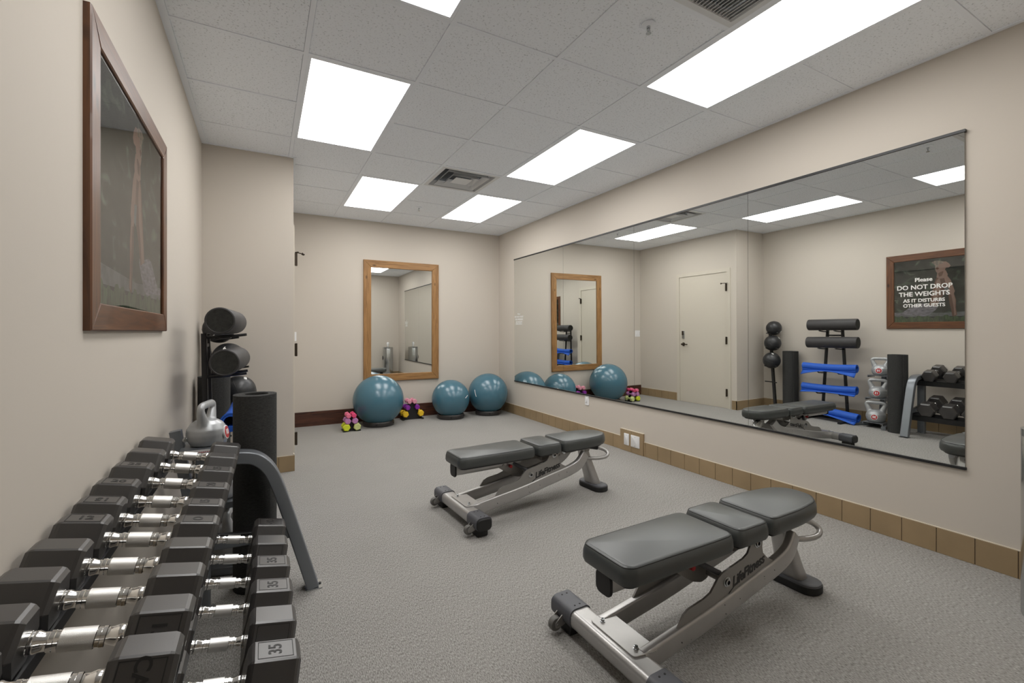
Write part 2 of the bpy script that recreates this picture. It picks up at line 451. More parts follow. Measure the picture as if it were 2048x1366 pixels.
# supply diffuser (square cone louvres)
cx, cy = GX+2.5*T, GY+2.5*T
t = thing('air_diffuser', 'square stepped ceiling air diffuser between the ceiling lights', 'air vent', (cx, cy, CH))
h = T/2-.0125
def sqring(mb, a0, z0, a1, z1, th=.002, mi=0):
    vs = []
    for a, z in ((a0, z0), (a1, z1), (a1, z1+th), (a0, z0+th)):
        vs += [(-a, -a, z), (a, -a, z), (a, a, z), (-a, a, z)]
    fs = []
    for k in range(4):
        for i in range(4):
            j = (i+1) % 4; l = (k+1) % 4
            fs.append((k*4+i, k*4+j, l*4+j, l*4+i))
    mb.add(vs, fs, mi)
MB().box(-h, h, -h, h, .10, .104).obj('duct_backing', M['plenum'], t)
q = MB(); sqring(q, h, .0, h-.035, .0); sqring(q, h-.030, .0, h-.050, .05); q.obj('vent_frame', M['vent'], t)
for a in (.212, .135):
    q = MB(); sqring(q, a, -.006, a-.030, .035); q.obj('louvre_ring', M['vent'], t)
MB().box(-.085, .085, -.085, .085, -.004, -.001).obj('centre_plate', M['vent'], t)

# return grille
cx, cy = GX+2.5*T, GY-2.5*T
t = thing('return_grille', 'square slatted return air grille beside the largest ceiling light', 'air vent', (cx, cy, CH))
MB().box(-h, h, -h, h, .06, .064).obj('duct_backing', M['plenum'], t)
q = MB(); sqring(q, h, .0, h-.03, .0, .004); sqring(q, h-.03, .0, h-.032, .05, .002); q.obj('vent_frame', M['vent'], t)
q = MB(); k = 26
for i in range(k):
    x = -h+.038+(2*h-.076)*i/(k-1)
    q.box(-.0012, .0012, -h+.03, h-.03, -.010, .010, 0, T=TR(x, 0, .012) @ RY(.6))
q.obj('slats', M['vent'], t)

for (x, y, lb) in ((1.651, 1.629, 'small sprinkler head hanging beside the largest ceiling light'), (1.646, 5.347, 'small sprinkler head between the two farthest ceiling lights')):
    t = thing('sprinkler_head', lb, 'sprinkler', (x, y, CH), 0, 'ceiling sprinkler heads')
    MB().lathe([(.033, .003), (.034, -.002), (.026, -.006), (.012, -.008)], 24).obj('escutcheon', M['gridbar'], t)
    q = MB().lathe([(.009, -.006), (.009, -.018), (.005, -.020), (.005, -.034)], 12)
    q.lathe([(.001, -.040), (.013, -.041), (.013, -.0425), (.001, -.043)], 12)
    q.tube([(.008, 0, -.018), (.011, 0, -.028), (.004, 0, -.040)], .0016, 6); q.tube([(-.008, 0, -.018), (-.011, 0, -.028), (-.004, 0, -.040)], .0016, 6)
    q.obj('deflector', M['steel'], t)

# ------------------------------------------------------------------ skirting
def tilerun(name, axis, fixed, out, a0, a1, pitch, start, h=.135, mats=None, skip=None):
    q = MB(); th = .009
    def bx(a, b, z0, z1, d0, d1, mi, bev=0):
        lo, hi = sorted((fixed+out*d0, fixed+out*d1))
        if axis == 'y': q.box(lo, hi, a, b, z0, z1, mi)
        else: q.box(a, b, lo, hi, z0, z1, mi)
    bx(a0, a1, 0, h-.004, -.01, th-.0035, 1)
    k = math.floor((a0-start)/pitch)
    while start+k*pitch < a1:
        u, v = max(a0, start+k*pitch+.002), (min(a1, start+(k+1)*pitch-.002) if start+(k+1)*pitch < a1-.003 else a1)
        if v-u > .01: bx(u, v, .001, h, -.01, th, 0)
        k += 1
    bx(a0, a1, h-.001, h+.004, -.01, th-.002, 2)
    return struct(q.obj(name, mats or [M['tile'], M['grout'], M['trimcream']]))
tilerun('baseboard_right', 'y', XR, -1, YN, YB-.02, .1535, .757)
tilerun('baseboard_left', 'y', XL, 1, -1.4, YA, .1535, .10)
tilerun('baseboard_corner', 'x', YA, -1, XL+.01, XD+.009, .1535, XD+.009-.123)
tilerun('baseboard_door', 'y', XD, 1, YA-.006, 4.43, .1535, YA-.009+.123-.1535)
tilerun('baseboard_latch', 'y', XD, 1, 5.46, YB-.02, .1535, 5.50)
tilerun('baseboard_front', 'x', YN, 1, XN, XR-.01, .1535, XN)
struct(MB().box(XD+.009, XR-.009, YB-.018, YB, 0, .182, 0).obj('baseboard_back', M['boardwood']), 'dark stained wooden skirting board along the back wall')

# raised tile surround with two white cover plates in the right wall's tile course
t = thing('tile_surround', 'raised pair of tan tiles in the right wall skirting behind the white cover plates', 'tile')
q = MB(); q.box(XR-.017, XR, 3.2365, 3.3945, .002, .213, 0); q.box(XR-.017, XR, 3.3975, 3.5555, .002, .213, 0); q.box(XR-.0165, XR, 3.236, 3.556, .213, .217, 1)
q.obj('tile', [M['tile'], M['trimcream']], t)
for y0, y1, lb in ((3.282, 3.400, 'white cover plate nearest the camera in the raised tan tiles'), (3.427, 3.497, 'narrower white cover plate, farther one in the raised tan tiles')):
    t = thing('cover_plate', lb, 'cover plate', (XR-.017, (y0+y1)/2, .12), 0, 'cover plates in the raised tiles')
    w = (y1-y0)/2
    MB().slab(rrect(w, .058, .006), [(0, 0), (0, .004), (.003, .006)], T=RY(-PI/2)@RZ(PI/2)).obj('plate', M['white'], t)
    for zz in (.042, -.042): MB().lathe([(.0032, .0058), (.0032, .0072)], 10, T=TR(0, 0, zz) @ RY(-PI/2)).obj('screw', M['steel'], t)
# rocker switch lower on the right wall, and a double one by the back corner
def switch(lb, loc, rotm, gangs):
    t = thing('light_switch', lb, 'switch', loc); w = .036+.023*(gangs-1)
    MB().slab(rrect(w, .058, .006), [(0, 0), (0, .004), (.003, .0065)], T=rotm).obj('switch_plate', M['white'], t)
    for g in range(gangs):
        x = (g-(gangs-1)/2)*.046
        MB().slab(rrect(.0165, .033, .002), [(0, .005), (0, .008), (.002, .0095)], T=rotm @ TR(x, 0, 0)).obj('rocker', M['white'], t)
switch('white rocker switch plate below the wall mirror on the right wall', (XR, 4.12, .425), RY(-PI/2) @ RZ(PI/2), 1)
switch('white double switch plate on the back wall beside the door corner', (.305, YB, 1.14), RX(PI/2), 2)

# ------------------------------------------------------------------ door (in the boxed-out wall, seen in the mirror)
d = struct(MB().box(XD-.04, XD+.003, 4.507, 5.40, .008, 2.085, 0).obj('door_1', M['doorpaint']), 'flush beige door with bronze hardware')
q = MB()
for a in ((4.447, 4.504, 0, 2.145), (5.403, 5.46, 0, 2.145)): q.box(XD-.03, XD+.014, a[0], a[1], a[2], a[3])
q.box(XD-.03, XD+.014, 4.504, 5.403, 2.088, 2.145)
q.obj('door_frame', M['doorpaint'], d)
for i, z in enumerate((1.85, 1.04, .245)):
    q = MB(); q.cyl((XD+.030, 4.505, z-.058), (XD+.030, 4.505, z+.058), .010, 12)
    q.box(XD+.003, XD+.031, 4.494, 4.516, z-.055, z+.055)
    hg = q.obj('hinge', M['brass'], d)
    if i == 0:
        q = MB(); zz = z+.062
        q.tube([(XD+.023, 4.505, zz), (XD+.045, 4.512, zz), (XD+.085, 4.54, zz-.004)], .005, 8)
        q.cyl((XD+.082, 4.535, zz-.004), (XD+.095, 4.55, zz-.006), .011, 10)
        q.tube([(XD+.023, 4.505, zz), (XD+.045, 4.47, zz)], .005, 8)
        q.obj('door_stop', M['brass'], hg)
q = MB(); q.lathe([(.030, 0), (.030, .006), (.013, .010), (.012, .045), (.016, .047)], 20, T=TR(XD+.003, 5.325, .965) @ RY(PI/2))
q.sweep([(XD+.045, 5.325, .965), (XD+.05, 5.28, .965), (XD+.048, 5.215, .962)], rrect(.007, .010, .006))
q.obj('lever_handle', M['brass'], d)
q = MB(); q.box(XD+.003, XD+.022, 5.30, 5.35, 1.06, 1.19, 0, .006); q.box(XD+.02, XD+.026, 5.306, 5.344, 1.12, 1.185, 1); q.obj('lock_case', [M['steel'], M['brass']], d)

# ------------------------------------------------------------------ wall mirror: four panels in dark channels
MZ0, MZ1 = .488, 2.248; MY = [.948, 2.159, 3.362, 4.573, 5.807]
ML = ['mirror panel nearest the camera, with white lettering by its edge', 'second wall mirror panel from the camera', 'third wall mirror panel from the camera, showing the door', 'farthest wall mirror panel, showing the pine framed mirror']
def mx(z): return XR-.0065-(z-MZ0)/(MZ1-MZ0)*.0085
def lettering(q, yc, zc, w):
    ez = Vector((mx(MZ1)-mx(MZ0), 0, MZ1-MZ0)).normalized()
    for tx, sz, dz in (('Please', .031, .072), ('DO NOT DROP', .0345, .031), ('THE WEIGHTS', .0345, -.007), ('AS IT DISTURBS', .0262, -.043), ('OTHER GUESTS', .0262, -.071)):
        q.text(tx, sz, basis((mx(zc+dz)-.0012, yc, zc+dz), (0, -1, 0), ez), 0, .0003, bold=.0006)
for i in range(4):
    y0, y1 = MY[i]+.0012, MY[i+1]-.0012
    q = MB()
    vs = [(mx(MZ0), y0, MZ0), (mx(MZ0), y1, MZ0), (mx(MZ1), y1, MZ1), (mx(MZ1), y0, MZ1)]
    b = [(XR-.001, y, z) for (x, y, z) in vs]
    q.add(vs+b, [(0, 1, 2, 3)], 0); q.add(vs+b, [(4, 5, 6, 7), (0, 1, 5, 4), (1, 2, 6, 5), (2, 3, 7, 6), (3, 0, 4, 7)], 1)
    o = q.obj('wall_mirror', [M['mirror'], M['steel']]); tag(o, ML[i], 'mirror', 'wall mirror panels')
    if i in (0, 3):
        q = MB(); lettering(q, 1.118 if i == 0 else 5.672, 1.418 if i == 0 else 1.385, .23); q.obj('lettering', M['whiteprint'], o)
for z0, z1, lb in ((MZ1-.004, MZ1+.010, 'dark channel along the top edge of the wall mirror'), (MZ0-.010, MZ0+.004, 'dark channel along the bottom edge of the wall mirror')):
    top = z0 > 1; x = XR-.022 if top else XR-.014
    q = MB().box(x, XR, MY[0]-.004, MY[-1]+.004, z0, z1, 0, 0)
    tag(q.obj('edge_channel', M['black']), lb, 'mirror trim', 'wall mirror channels')

# ------------------------------------------------------------------ pine framed mirror on the back wall
def frame(parent, rect, w, d, T, mh, mv):
    a0, a1, b0, b1 = rect
    for nm, pts, m in (('frame_rail', [(a0, b1), (a0+w, b1-w), (a1-w, b1-w), (a1, b1)], mh), ('frame_rail', [(a0, b0), (a1, b0), (a1-w, b0+w), (a0+w, b0+w)], mh),
                       ('frame_stile', [(a0, b0), (a0+w, b0+w), (a0+w, b1-w), (a0, b1)], mv), ('frame_stile', [(a1, b0), (a1, b1), (a1-w, b1-w), (a1-w, b0+w)], mv)):
        c = Vector((sum(p[0] for p in pts)/4, sum(p[1] for p in pts)/4))
        sh = [(c+(Vector(p)-c)*.9995) for p in pts]
        q = MB(); n = 4; vs = []
        for ins, z in ((0, 0), (0, d-.004), (.004, d)):
            for p in sh:
                v = c-Vector(p); vs.append((p[0]+(v.x/abs(v.x) if abs(v.x) > 1e-6 else 0)*ins, p[1]+(v.y/abs(v.y) if abs(v.y) > 1e-6 else 0)*ins, z))
        fs = [(0, 1, 2, 3), (8, 9, 10, 11)]+[(k*4+i, k*4+(i+1) % 4, (k+1)*4+(i+1) % 4, (k+1)*4+i) for k in range(2) for i in range(4)]
        q.add(vs, fs, 0, False, T); q.obj(nm, m, parent)
t = thing('framed_mirror', 'rectangular mirror in a knotty pine frame on the back wall', 'mirror')
TF = basis((0, YB, 0), (1, 0, 0), (0, 0, 1))    # local z -> -Y
frame(t, (1.178, 2.232, .525, 2.173), .099, .030, TF, M['pinewood_h'], M['pinewood_v'])
MB().box(1.27, 2.14, YB-.012, YB-.003, .615, 2.082).obj('mirror_glass', M['mirror'], t)

# ------------------------------------------------------------------ yoga picture on the left wall
t = thing('framed_picture', 'dark wood framed photo of a person in a yoga pose on the left wall', 'picture')
TF = basis((XL, 0, 0), (0, 1, 0), (0, 0, 1))    # local z -> +X
frame(t, (1.640, 2.745, 1.203, 2.100), .080, .019, TF, M['darkwood_h'], M['darkwood_v'])
def PX(x, y):
    top = 265-.11*(x-190); return (2.752-(x-190)*.00074, 2.1-(y-top)/(1160-top)*.90)
layers = []
def lay(i, pts, m): layers.append((i, [PX(*p) for p in pts], m))
q = MB(); mats = [M['photobg'], M['photopath'], M['photograss'], M['photopants'], M['photoskin'], M['photoshade'], M['photohair']]
def poly(pts, k, mi):
    q.add([(XL+.006+k*.0003, p[0], p[1]) for p in pts], [list(range(len(pts)))], mi)
poly([(1.70, 1.27), (2.69, 1.27), (2.69, 2.04), (1.70, 2.04)], 0, 0)
poly([(1.70, 1.345), (2.69, 1.345), (2.69, 1.405), (2.2, 1.385), (1.70, 1.41)], 1, 1)
poly([(1.70, 1.27), (2.69, 1.27)]+[(2.69-.99*i/40, 1.345+.012*math.sin(i*1.9)+.01*math.sin(i*.7)) for i in range(41)], 2, 2)
lay(3, [(290, 985), (300, 960), (400, 965), (500, 900), (580, 850), (660, 838), (760, 850), (850, 830), (880, 870), (830, 930), (760, 985), (690, 1005), (560, 990), (420, 990)], 3)
lay(4, [(760, 862), (790, 730), (815, 620), (840, 540), (880, 495), (950, 520), (975, 600), (972, 690), (930, 745), (895, 790), (850, 880)], 5)
lay(5, [(770, 862), (800, 760), (835, 660), (850, 560), (885, 520), (905, 600), (890, 700), (850, 790), (830, 875)], 4)
lay(6, [(985, 700), (1052, 705), (1080, 800), (1077, 900), (1092, 985), (1060, 1006), (1034, 1000), (1024, 930), (1004, 850)], 5)
lay(7, [(1018, 705), (1050, 712), (1072, 800), (1070, 900), (1082, 985), (1056, 996), (1052, 900), (1036, 800)], 4)
lay(8, [(935, 500), (985, 505), (1018, 550), (1042, 620), (1066, 690), (1052, 728), (1008, 735), (985, 700), (962, 600)], 4)
lay(9, [(940, 640), (990, 640), (1000, 715), (960, 730)], 1)
lay(5, [(850, 520), (862, 440), (890, 420), (960, 430), (985, 480), (975, 520), (900, 535)], 4)
lay(6, [(870, 470), (900, 440), (935, 445), (915, 500), (880, 510)], 5)
lay(7, [(840, 440), (835, 390), (860, 350), (920, 320), (965, 320), (1000, 345), (1018, 375), (1000, 395), (960, 400), (950, 430), (900, 450), (865, 470)], 4)
lay(8, [(790, 330), (830, 312), (890, 310), (940, 322), (925, 345), (880, 352), (870, 390), (850, 430), (832, 420), (835, 370)], 6)
lay(9, [(838, 405), (862, 390), (882, 405), (862, 425)], 5)
for k, pts, mi in sorted(layers, key=lambda e: e[0]): poly(pts, k, mi)
q.obj('photo_print', mats, t)
MB().add([(XL+.0115, 1.70, 1.27), (XL+.0115, 2.69, 1.27), (XL+.0115, 2.69, 2.04), (XL+.0115, 1.70, 2.04)], [(0, 1, 2, 3)]).obj('picture_glass', M['glass'], t, None, False)

# ------------------------------------------------------------------ stability balls on their rings
def yoga_ball(x, y, z, r, ringr, lb, lr, mark):
    t = thing('stability_ball', lb, 'exercise ball', (x, y, 0), 0, 'blue stability balls')
    q = MB(); prof = [(0.0001, -r)]
    N = 40
    for i in range(1, N): a = -PI/2+PI*i/N; prof.append((r*math.cos(a), r*math.sin(a)*.995))
    prof.append((.0001, r*.995))
    q.lathe(prof, 64, T=TR(0, 0, z)); q.obj('ball', M['teal'], t)
    if mark:
        az, el, tilt, ln = mark
        d = Vector((math.cos(el)*math.cos(az), math.cos(el)*math.sin(az), math.sin(el)))
        ex = Vector((0, 0, 1)).cross(d).normalized(); ey = d.cross(ex)
        e1 = ex*math.cos(tilt)+ey*math.sin(tilt)
        q = MB(); w = .011
        e2 = d.cross(e1); vs = []; n = 8
        for i in range(n+1):
            for sd in (-1, 1):
                p = (d*r+e1*ln*(i/n-.5)+e2*w*sd/2).normalized()*(r+.0024); vs.append(p+Vector((0, 0, z)))
        q.add(vs, [(2*i, 2*i+1, 2*i+3, 2*i+2) for i in range(n)], 0, True); q.obj('printed_mark', M['white'], t)
    # ring under the ball
    u = thing('ring_stand', lr, 'ball stand', (x, y, 0), 0, 'black rings under the stability balls')
    zc = z; ri = lambda h: math.sqrt(max(r*r-(zc-h)**2, .0001))+.003
    h = .062
    q = MB(); q.lathe([(ringr-.03, 0.0), (ringr-.004, 0.0), (ringr, .006), (ringr, h-.008), (ringr-.006, h), (ri(h)+.001, h), (ri(h*.6)+.001, h*.6), (ringr-.03, 0.0)], 56, cap=False)
    q.obj('ring', M['ringplastic'], u)
    for a in (-1.9, -.55): 
        q = MB()
        c = Vector((math.cos(a), math.sin(a), 0)); s_ = Vector((-c.y, c.x, 0))
        q.box(-.012, .012, -.010, .010, 0, .004, 0, T=basis(c*(ringr-.001)+Vector((0, 0, .032)), s_, (0, 0, 1)))
        q.obj('clip', M['rubberhi'], u)
yoga_ball(1.306, 5.985, .322, .318, .195, 'largest blue ball, in front of the pine framed mirror between two small dumbbell stands', 'black ring under the blue ball in front of the pine framed mirror', None)
yoga_ball(2.300, 5.994, .268, .262, .185, 'smallest blue ball, the middle one of three along the back wall', 'black ring under the smallest, middle blue ball', (-PI/2+.62, .16, .45, .075))
yoga_ball(2.888, 6.012, .304, .289, .185, 'blue ball in the back right corner', 'black ring under the blue ball in the back right corner', (-PI/2-1.12, .10, 1.95, .105))

# ------------------------------------------------------------------ small dumbbell stands
def hexhead(q, x0, x1, h, mi=0, ch=.012, taper=.88, T=None, n_ch=.07):
    """hexagonal head along local X between x0 and x1, flat side up, h across flats"""
    R = h/math.sqrt(3); pts = []
    for i in range(6):
        a = PI/3*i; c = Vector((R*math.cos(a), R*math.sin(a)))
        p = Vector((R*math.cos(a-PI/3), R*math.sin(a-PI/3))); nx = Vector((R*math.cos(a+PI/3), R*math.sin(a+PI/3)))
        pts.append(tuple(c+(p-c)*n_ch)); pts.append(tuple(c+(nx-c)*n_ch))
    B = Matrix(((0, 0, 1, 0), (1, 0, 0, 0), (0, 1, 0, 0), (0, 0, 0, 1)))   # (a,b,c)->(c,a,b)
    k = h/2*(1-taper)
    q.slab(pts, [(k, x0), (k*.25, x0+ch*.7), (0, x0+ch*1.3), (0, x1-ch*1.3), (k*.25, x1-ch*.7), (k, x1)], mi, False, T=(T @ B) if T is not None else B)
def mini_dumbbell(x, y, z, h, m, lb, grp):
    o = MB(); L = .175
    Tm = TR(0, 0, 0) @ RZ(PI/2) @ RX(random.uniform(-.3, .3))
    hexhead(o, -L/2, -L/2+.052, h, 0, .010, .80, Tm); hexhead(o, L/2-.052, L/2, h, 0, .010, .80, Tm)
    o.cyl(Tm @ Vector((-L/2+.04, 0, 0)), Tm @ Vector((L/2-.04, 0, 0)), h*.21, 14)
    ob = o.obj('small_dumbbell', m, None, (x, y, z)); tag(ob, lb, 'dumbbell', grp)
def mini_stand(xs, zs, yc, hs, mats, lbs, grp, slabel, profx):
    cx = (xs[0][0]+xs[0][1])/2
    t = thing('dumbbell_stand', slabel, 'dumbbell stand', (cx, yc, 0), 0, 'small dumbbell stands')
    for sd in (-.022, .022):
        q = MB(); w0 = (xs[0][1]-xs[0][0])/2+.028; top = zs[2]-.005
        wt = (xs[2][1]-xs[2][0])/2
        left = [(-w0, 0), (-w0, zs[0]-hs[0]*.28)]
        pts = [(-w0, .0), (w0, .0), (w0, zs[0]-hs[0]*.30)]
        rs = []
        for k in range(3):
            hx = (xs[k][1]-xs[k][0])/2; r = hs[k]*.24
            rs += [(hx+r, zs[k]-hs[k]*.30), (hx, zs[k]-hs[k]*.30), (hx-r, zs[k]+.004)]
            if k < 2: rs += [((xs[k+1][1]-xs[k+1][0])/2+hs[k+1]*.3, zs[k]+.02)]
        pts = [(-w0, 0), (w0, 0)]+rs+[(-p[0], p[1]) for p in rs[::-1]]
        q.plate(pts, 'y', sd-.004, sd+.004); q.obj('side_plate', M['black'], t)
    MB().box(-.02, .02, -.022, .022, .01, .03).obj('cross_brace', M['black'], t); MB().box(-.015, .015, -.022, .022, zs[1]-.01, zs[1]+.01).obj('cross_brace', M['black'], t)
    for sx in (-1, 1): MB().box(sx*w0-.012, sx*w0+.012, -.075, .075, 0, .016).obj('foot', M['black'], t)
    for k in range(3):
        for j in range(2):
            mini_dumbbell(xs[k][j], yc, zs[k], hs[k], mats[k][j], lbs[k][j], grp)
mini_stand([(.875, .998), (.889, .972), (.898, .961)], [.052, .126, .190], 5.80, [.080, .068, .054],
           [('yellowgreen', 'palegreen'), ('lilac', 'lilac'), ('pink', 'hotpink')] and [(M['yellowgreen'], M['palegreen']), (M['lilac'], M['lilac']), (M['pink'], M['hotpink'])],
           [('neon yellow hex dumbbell low on the stand left of the largest blue ball', 'pale yellow-green hex dumbbell low on the stand, beside the largest blue ball'),
            ('lilac dumbbell above the neon yellow one', 'lilac dumbbell above the pale yellow-green one'),
            ('light pink dumbbell at the top of the stand left of the largest blue ball', 'hot pink dumbbell at the top of the stand, beside the largest blue ball')],
           'dumbbells on the stand left of the largest ball', 'small black stand of pink, lilac and yellow-green dumbbells, left of the largest blue ball', None)
mini_stand([(1.690, 1.903), (1.722, 1.852), (1.745, 1.815)], [.082, .170, .250], 6.165, [.080, .066, .060],
           [(M['yellow'], M['yellow']), (M['purple'], M['purple']), (M['palepink'], M['palepink'])],
           [('golden yellow dumbbell low on the stand, on the side of the largest blue ball', 'golden yellow dumbbell low on the stand, on the side of the smallest blue ball'),
            ('purple dumbbell on the stand, on the side of the largest blue ball', 'purple dumbbell on the stand, on the side of the smallest blue ball'),
            ('pale pink dumbbell atop the stand, on the side of the largest blue ball', 'pale pink dumbbell atop the stand, on the side of the smallest blue ball')],
           'dumbbells on the stand right of the largest ball', 'small black stand of pale pink, purple and yellow dumbbells between two blue balls', None)

# ------------------------------------------------------------------ benches
def bench(loc, rz, lb):
    t = thing('weight_bench', lb, 'bench', loc, rz, 'adjustable weight benches')
    fr, pl = M['frame'], M['plate']
    # pads
    def pad(name, outline, z0=.352, z1=.424, tilt=None):
        q = MB()
        q.slab(outline, [(.018, z0), (.006, z0+.004), (0, z0+.018), (.001, z1-.030), (.007, z1-.011), (.013, z1-.005), (.018, z1-.002), (.022, z1-.0005)], 0, True)
        p = q.obj(name, M['vinyl'], t)
        s = MB(); n = len(outline); ring = []
        for i in range(n):
            a, b, c = Vector(outline[i-1]), Vector(outline[i]), Vector(outline[(i+1) % n]); e = (c-a).normalized()
            ring.append((b.x-e.y*.0105, b.y+e.x*.0105, z1-.0068))
        s.tube(ring, .0016, 6, closed=True); s.obj('seam', M['seam'], p)
        b = MB(); b.slab(outline, [(.025, z0-.010), (.022, z0+.002)], 0, False); b.obj('pad_board', M['black'], p)
        return p
    pad('back_pad', roundpoly([(-.065, -.105), (-.03, -.132), (.40, -.140), (.505, -.136), (.505, .136), (.40, .140), (-.03, .132), (-.065, .105)], [.05, .06, .1, .045, .045, .1, .06, .05], 6))
    pad('hip_pad', roundpoly([(.520, -.140), (.728, -.140), (.728, .140), (.520, .140)], .045, 6), z1=.428)
    pad('seat_pad', roundpoly([(.742, -.140), (.98, -.138), (1.13, -.115), (1.195, -.06), (1.205, 0), (1.195, .06), (1.13, .115), (.98, .138), (.742, .140)], [.045, .1, .08, .06, .05, .06, .08, .1, .045], 6), z1=.430)
    # beam under the back pad
    q = MB(); q.sweep([(-.045, 0, .322), (.44, 0, .322)], rrect(.034, .036, .022)); bm_ = q.obj('back_beam', fr, t)
    q = MB(); q.slab(rrect(.040, .043, .026, 6), [(.003, 0), (0, .004), (0, .010)], T=TR(-.056, 0, .322) @ RY(PI/2) @ RZ(PI/2)); q.obj('beam_cap', M['rubberhi'], bm_)
    q = MB(); q.sweep([(.50, 0, .325), (1.05, 0, .332)], rrect(.026, .020, .008)); q.box(.60, .74, -.055, .055, .295, .350, 0, .004); q.obj('seat_beam', pl, t)
    # base crossbar
    q = MB(); q.sweep([(0, -.27, .078), (0, .27, .078)], rrect(.048, .034, .024, 6)); cb = q.obj('base_tube', fr, t)
    for sg in (-1, 1):
        q = MB(); q.sweep([(0, sg*.195, .079), (0, sg*.32, .079)], rrect(.0515, .0385, .027, 6)); sl = q.obj('end_sleeve', M['sleeve'], cb)
        q = MB(); q.slab(rrect(.049, .036, .026, 6), [(0, 0), (.0, .008), (.006, .013)], T=TR(0, sg*.317, .077) @ RX(-sg*PI/2)); q.obj('end_plate', M['footrubber'], cb)
        q = MB(); q.box(-.035, .035, sg*.26-.045, sg*.26+.045, 0, .046, 0, .006); q.obj('rubber_foot', M['footrubber'], cb)
        for yy in (.215, .30):
            for xx in (-.012, .012): MB().lathe([(.0035, .1165), (.0035, .119)], 10, T=TR(xx, sg*yy, 0)).obj('screw', M['rubberhi'], cb)
        # transport wheel
        wy = sg*.262
        q = MB(); q.lathe([(.010, -.013), (.024, -.013), (.027, -.009), (.027, .009), (.024, .013), (.010, .013)], 28, T=TR(-.074, wy, .042) @ RX(PI/2)); w = q.obj('wheel', M['wheelgrey'], t)
        q = MB()
        for s2 in (-.017, .017): q.plate(roundpoly([(-.084, .032), (-.064, .030), (-.030, .042), (-.030, .078), (-.050, .078), (-.084, .052)], .006), 'y', wy+s2-.002, wy+s2+.002)
        q.cyl((-.074, wy-.022, .042), (-.074, wy+.022, .042), .006, 10); q.obj('wheel_bracket', M['plate'], w)
    # tie plate with two bolts
    q = MB(); q.slab(roundpoly([(-.018, -.112), (.052, -.125), (.085, -.125), (.085, .125), (.052, .125), (-.018, .112)], .014), [(0, .1125), (0, .1165), (.001, .1175)]); tp = q.obj('tie_plate', fr, t)
    for sg in (-1, 1):
        q = MB(); q.lathe([(.010, .117), (.010, .119), (.007, .120), (.007, .127), (.004, .128), (.004, .124), (.0005, .124)], 18, T=TR(.018, sg*.085, 0)); q.obj('bolt', M['steel'], tp)
    # side rails and plates
    for sg in (-1, 1):
        y = sg*.105
        path = smooth_path([(.03, y, .082), (.16, y, .100), (.40, y, .133), (.62, y, .175), (.80, y, .210), (.895, y, .245), (.955, y*.93, .305)], 5)
        n = len(path)
        sc = [(1, 1) for i in range(n)]
        q = MB(); q.sweep(path, rrect(.0185, .037, .010), scales=sc); r = q.obj('side_rail', fr, t)
        # scuffs
        q = MB(); rr = random.Random(3+sg)
        for k in range(11):
            i = rr.randrange(6, n-8); p = path[i]; tg = (path[i+1]-path[i]).normalized(); upv = Vector((-tg.z, 0, tg.x))
            o_ = Vector((p.x, p.y+sg*.0187, p.z))+upv*rr.uniform(-.024, .02); l = rr.uniform(.001, .003); w_ = rr.uniform(.001, .006)
            e = rr.uniform(.1, 1.2)
            d1 = tg*math.cos(e)+upv*math.sin(e); d2 = upv*math.cos(e)-tg*math.sin(e)
            q.add([o_-d1*l, o_+d2*w_, o_+d1*l, o_-d2*w_], [(0, 1, 2, 3)])
        q.obj('paint_chip', M['black'], r)
        pp = [(.165, .105), (.225, .182), (.25, .194), (.335, .206), (.375, .218), (.398, .240), (.420, .262), (.445, .274), (.575, .298), (.605, .312), (.622, .340), (.628, .362), (.655, .378), (.690, .374), (.706, .352), (.700, .318), (.706, .290), (.735, .264), (.785, .238), (.80, .215), (.60, .16), (.40, .12)]
        q = MB(); q.plate(pp[::-1], 'y', y+sg*.004-.004, y+sg*.004+.004); sp = q.obj('side_plate', pl, t)
        yo = y+sg*.0085
        for bx, bz, br in ((.468, .236, .019), (.664, .341, .019)):
            q = MB(); Tb = TR(bx, yo-sg*.001, bz) @ RX(-sg*PI/2 if sg > 0 else PI/2)
            q.lathe([(br, 0), (br, .004), (br*.72, .005), (br*.70, .009), (br*.45, .010), (br*.42, .006), (.0004, .006)], 22, T=Tb, mats=[0, 0, 1, 0, 1, 1, 1]); q.obj('pivot_bolt', [M['steel'], M['black']], sp)
        q = MB()
        ex = Vector((1, 0, .225)).normalized(); ey = Vector((-.225, 0, 1)).normalized()
        if sg > 0: ex = Vector((-1, 0, -.225)).normalized(); ey = Vector((-.225, 0, 1)).normalized()
        q.text('LifeFitness', .0545, basis((.606, yo, .2440), ex, ey), 0, .0006, shear=.30, bold=.0016, space=.95)
        ec = ex
        c0 = Vector((.603, yo+sg*.0004, .2445))
        q.add([c0-ex*.138-ey*.034, c0-ex*.095-ey*.020, c0-ex*.092-ey*.0155, c0-ex*.130-ey*.025], [(0, 1, 2, 3)])
        q.obj('lettering', M['black'], sp)
    # pivots and adjusting latch
    MB().cyl((.468, -.11, .236), (.468, .11, .236), .013).obj('pivot_rod', pl, t); MB().cyl((.664, -.11, .344), (.664, .11, .344), .012).obj('pivot_rod', pl, t)
    q = MB()
    q.plate(roundpoly([(.255, .300), (.300, .330), (.350, .318), (.475, .252), (.470, .215), (.430, .205), (.375, .222)], .012), 'y', -.030, -.025)
    q.plate(roundpoly([(.255, .300), (.300, .330), (.350, .318), (.475, .252), (.470, .215), (.430, .205), (.375, .222)], .012), 'y', .025, .030)
    q.sweep([(.285, 0, .300), (.46, 0, .222)], rrect(.028, .004, .002)); q.cyl((.30, -.04, .305), (.30, .04, .305), .008); q.obj('latch_arm', pl, t)
    q = MB(); q.cyl((.365, -.012, .315), (.455, -.095, .262), .011, 12); q.obj('release_lever', M['sleeve'], t)
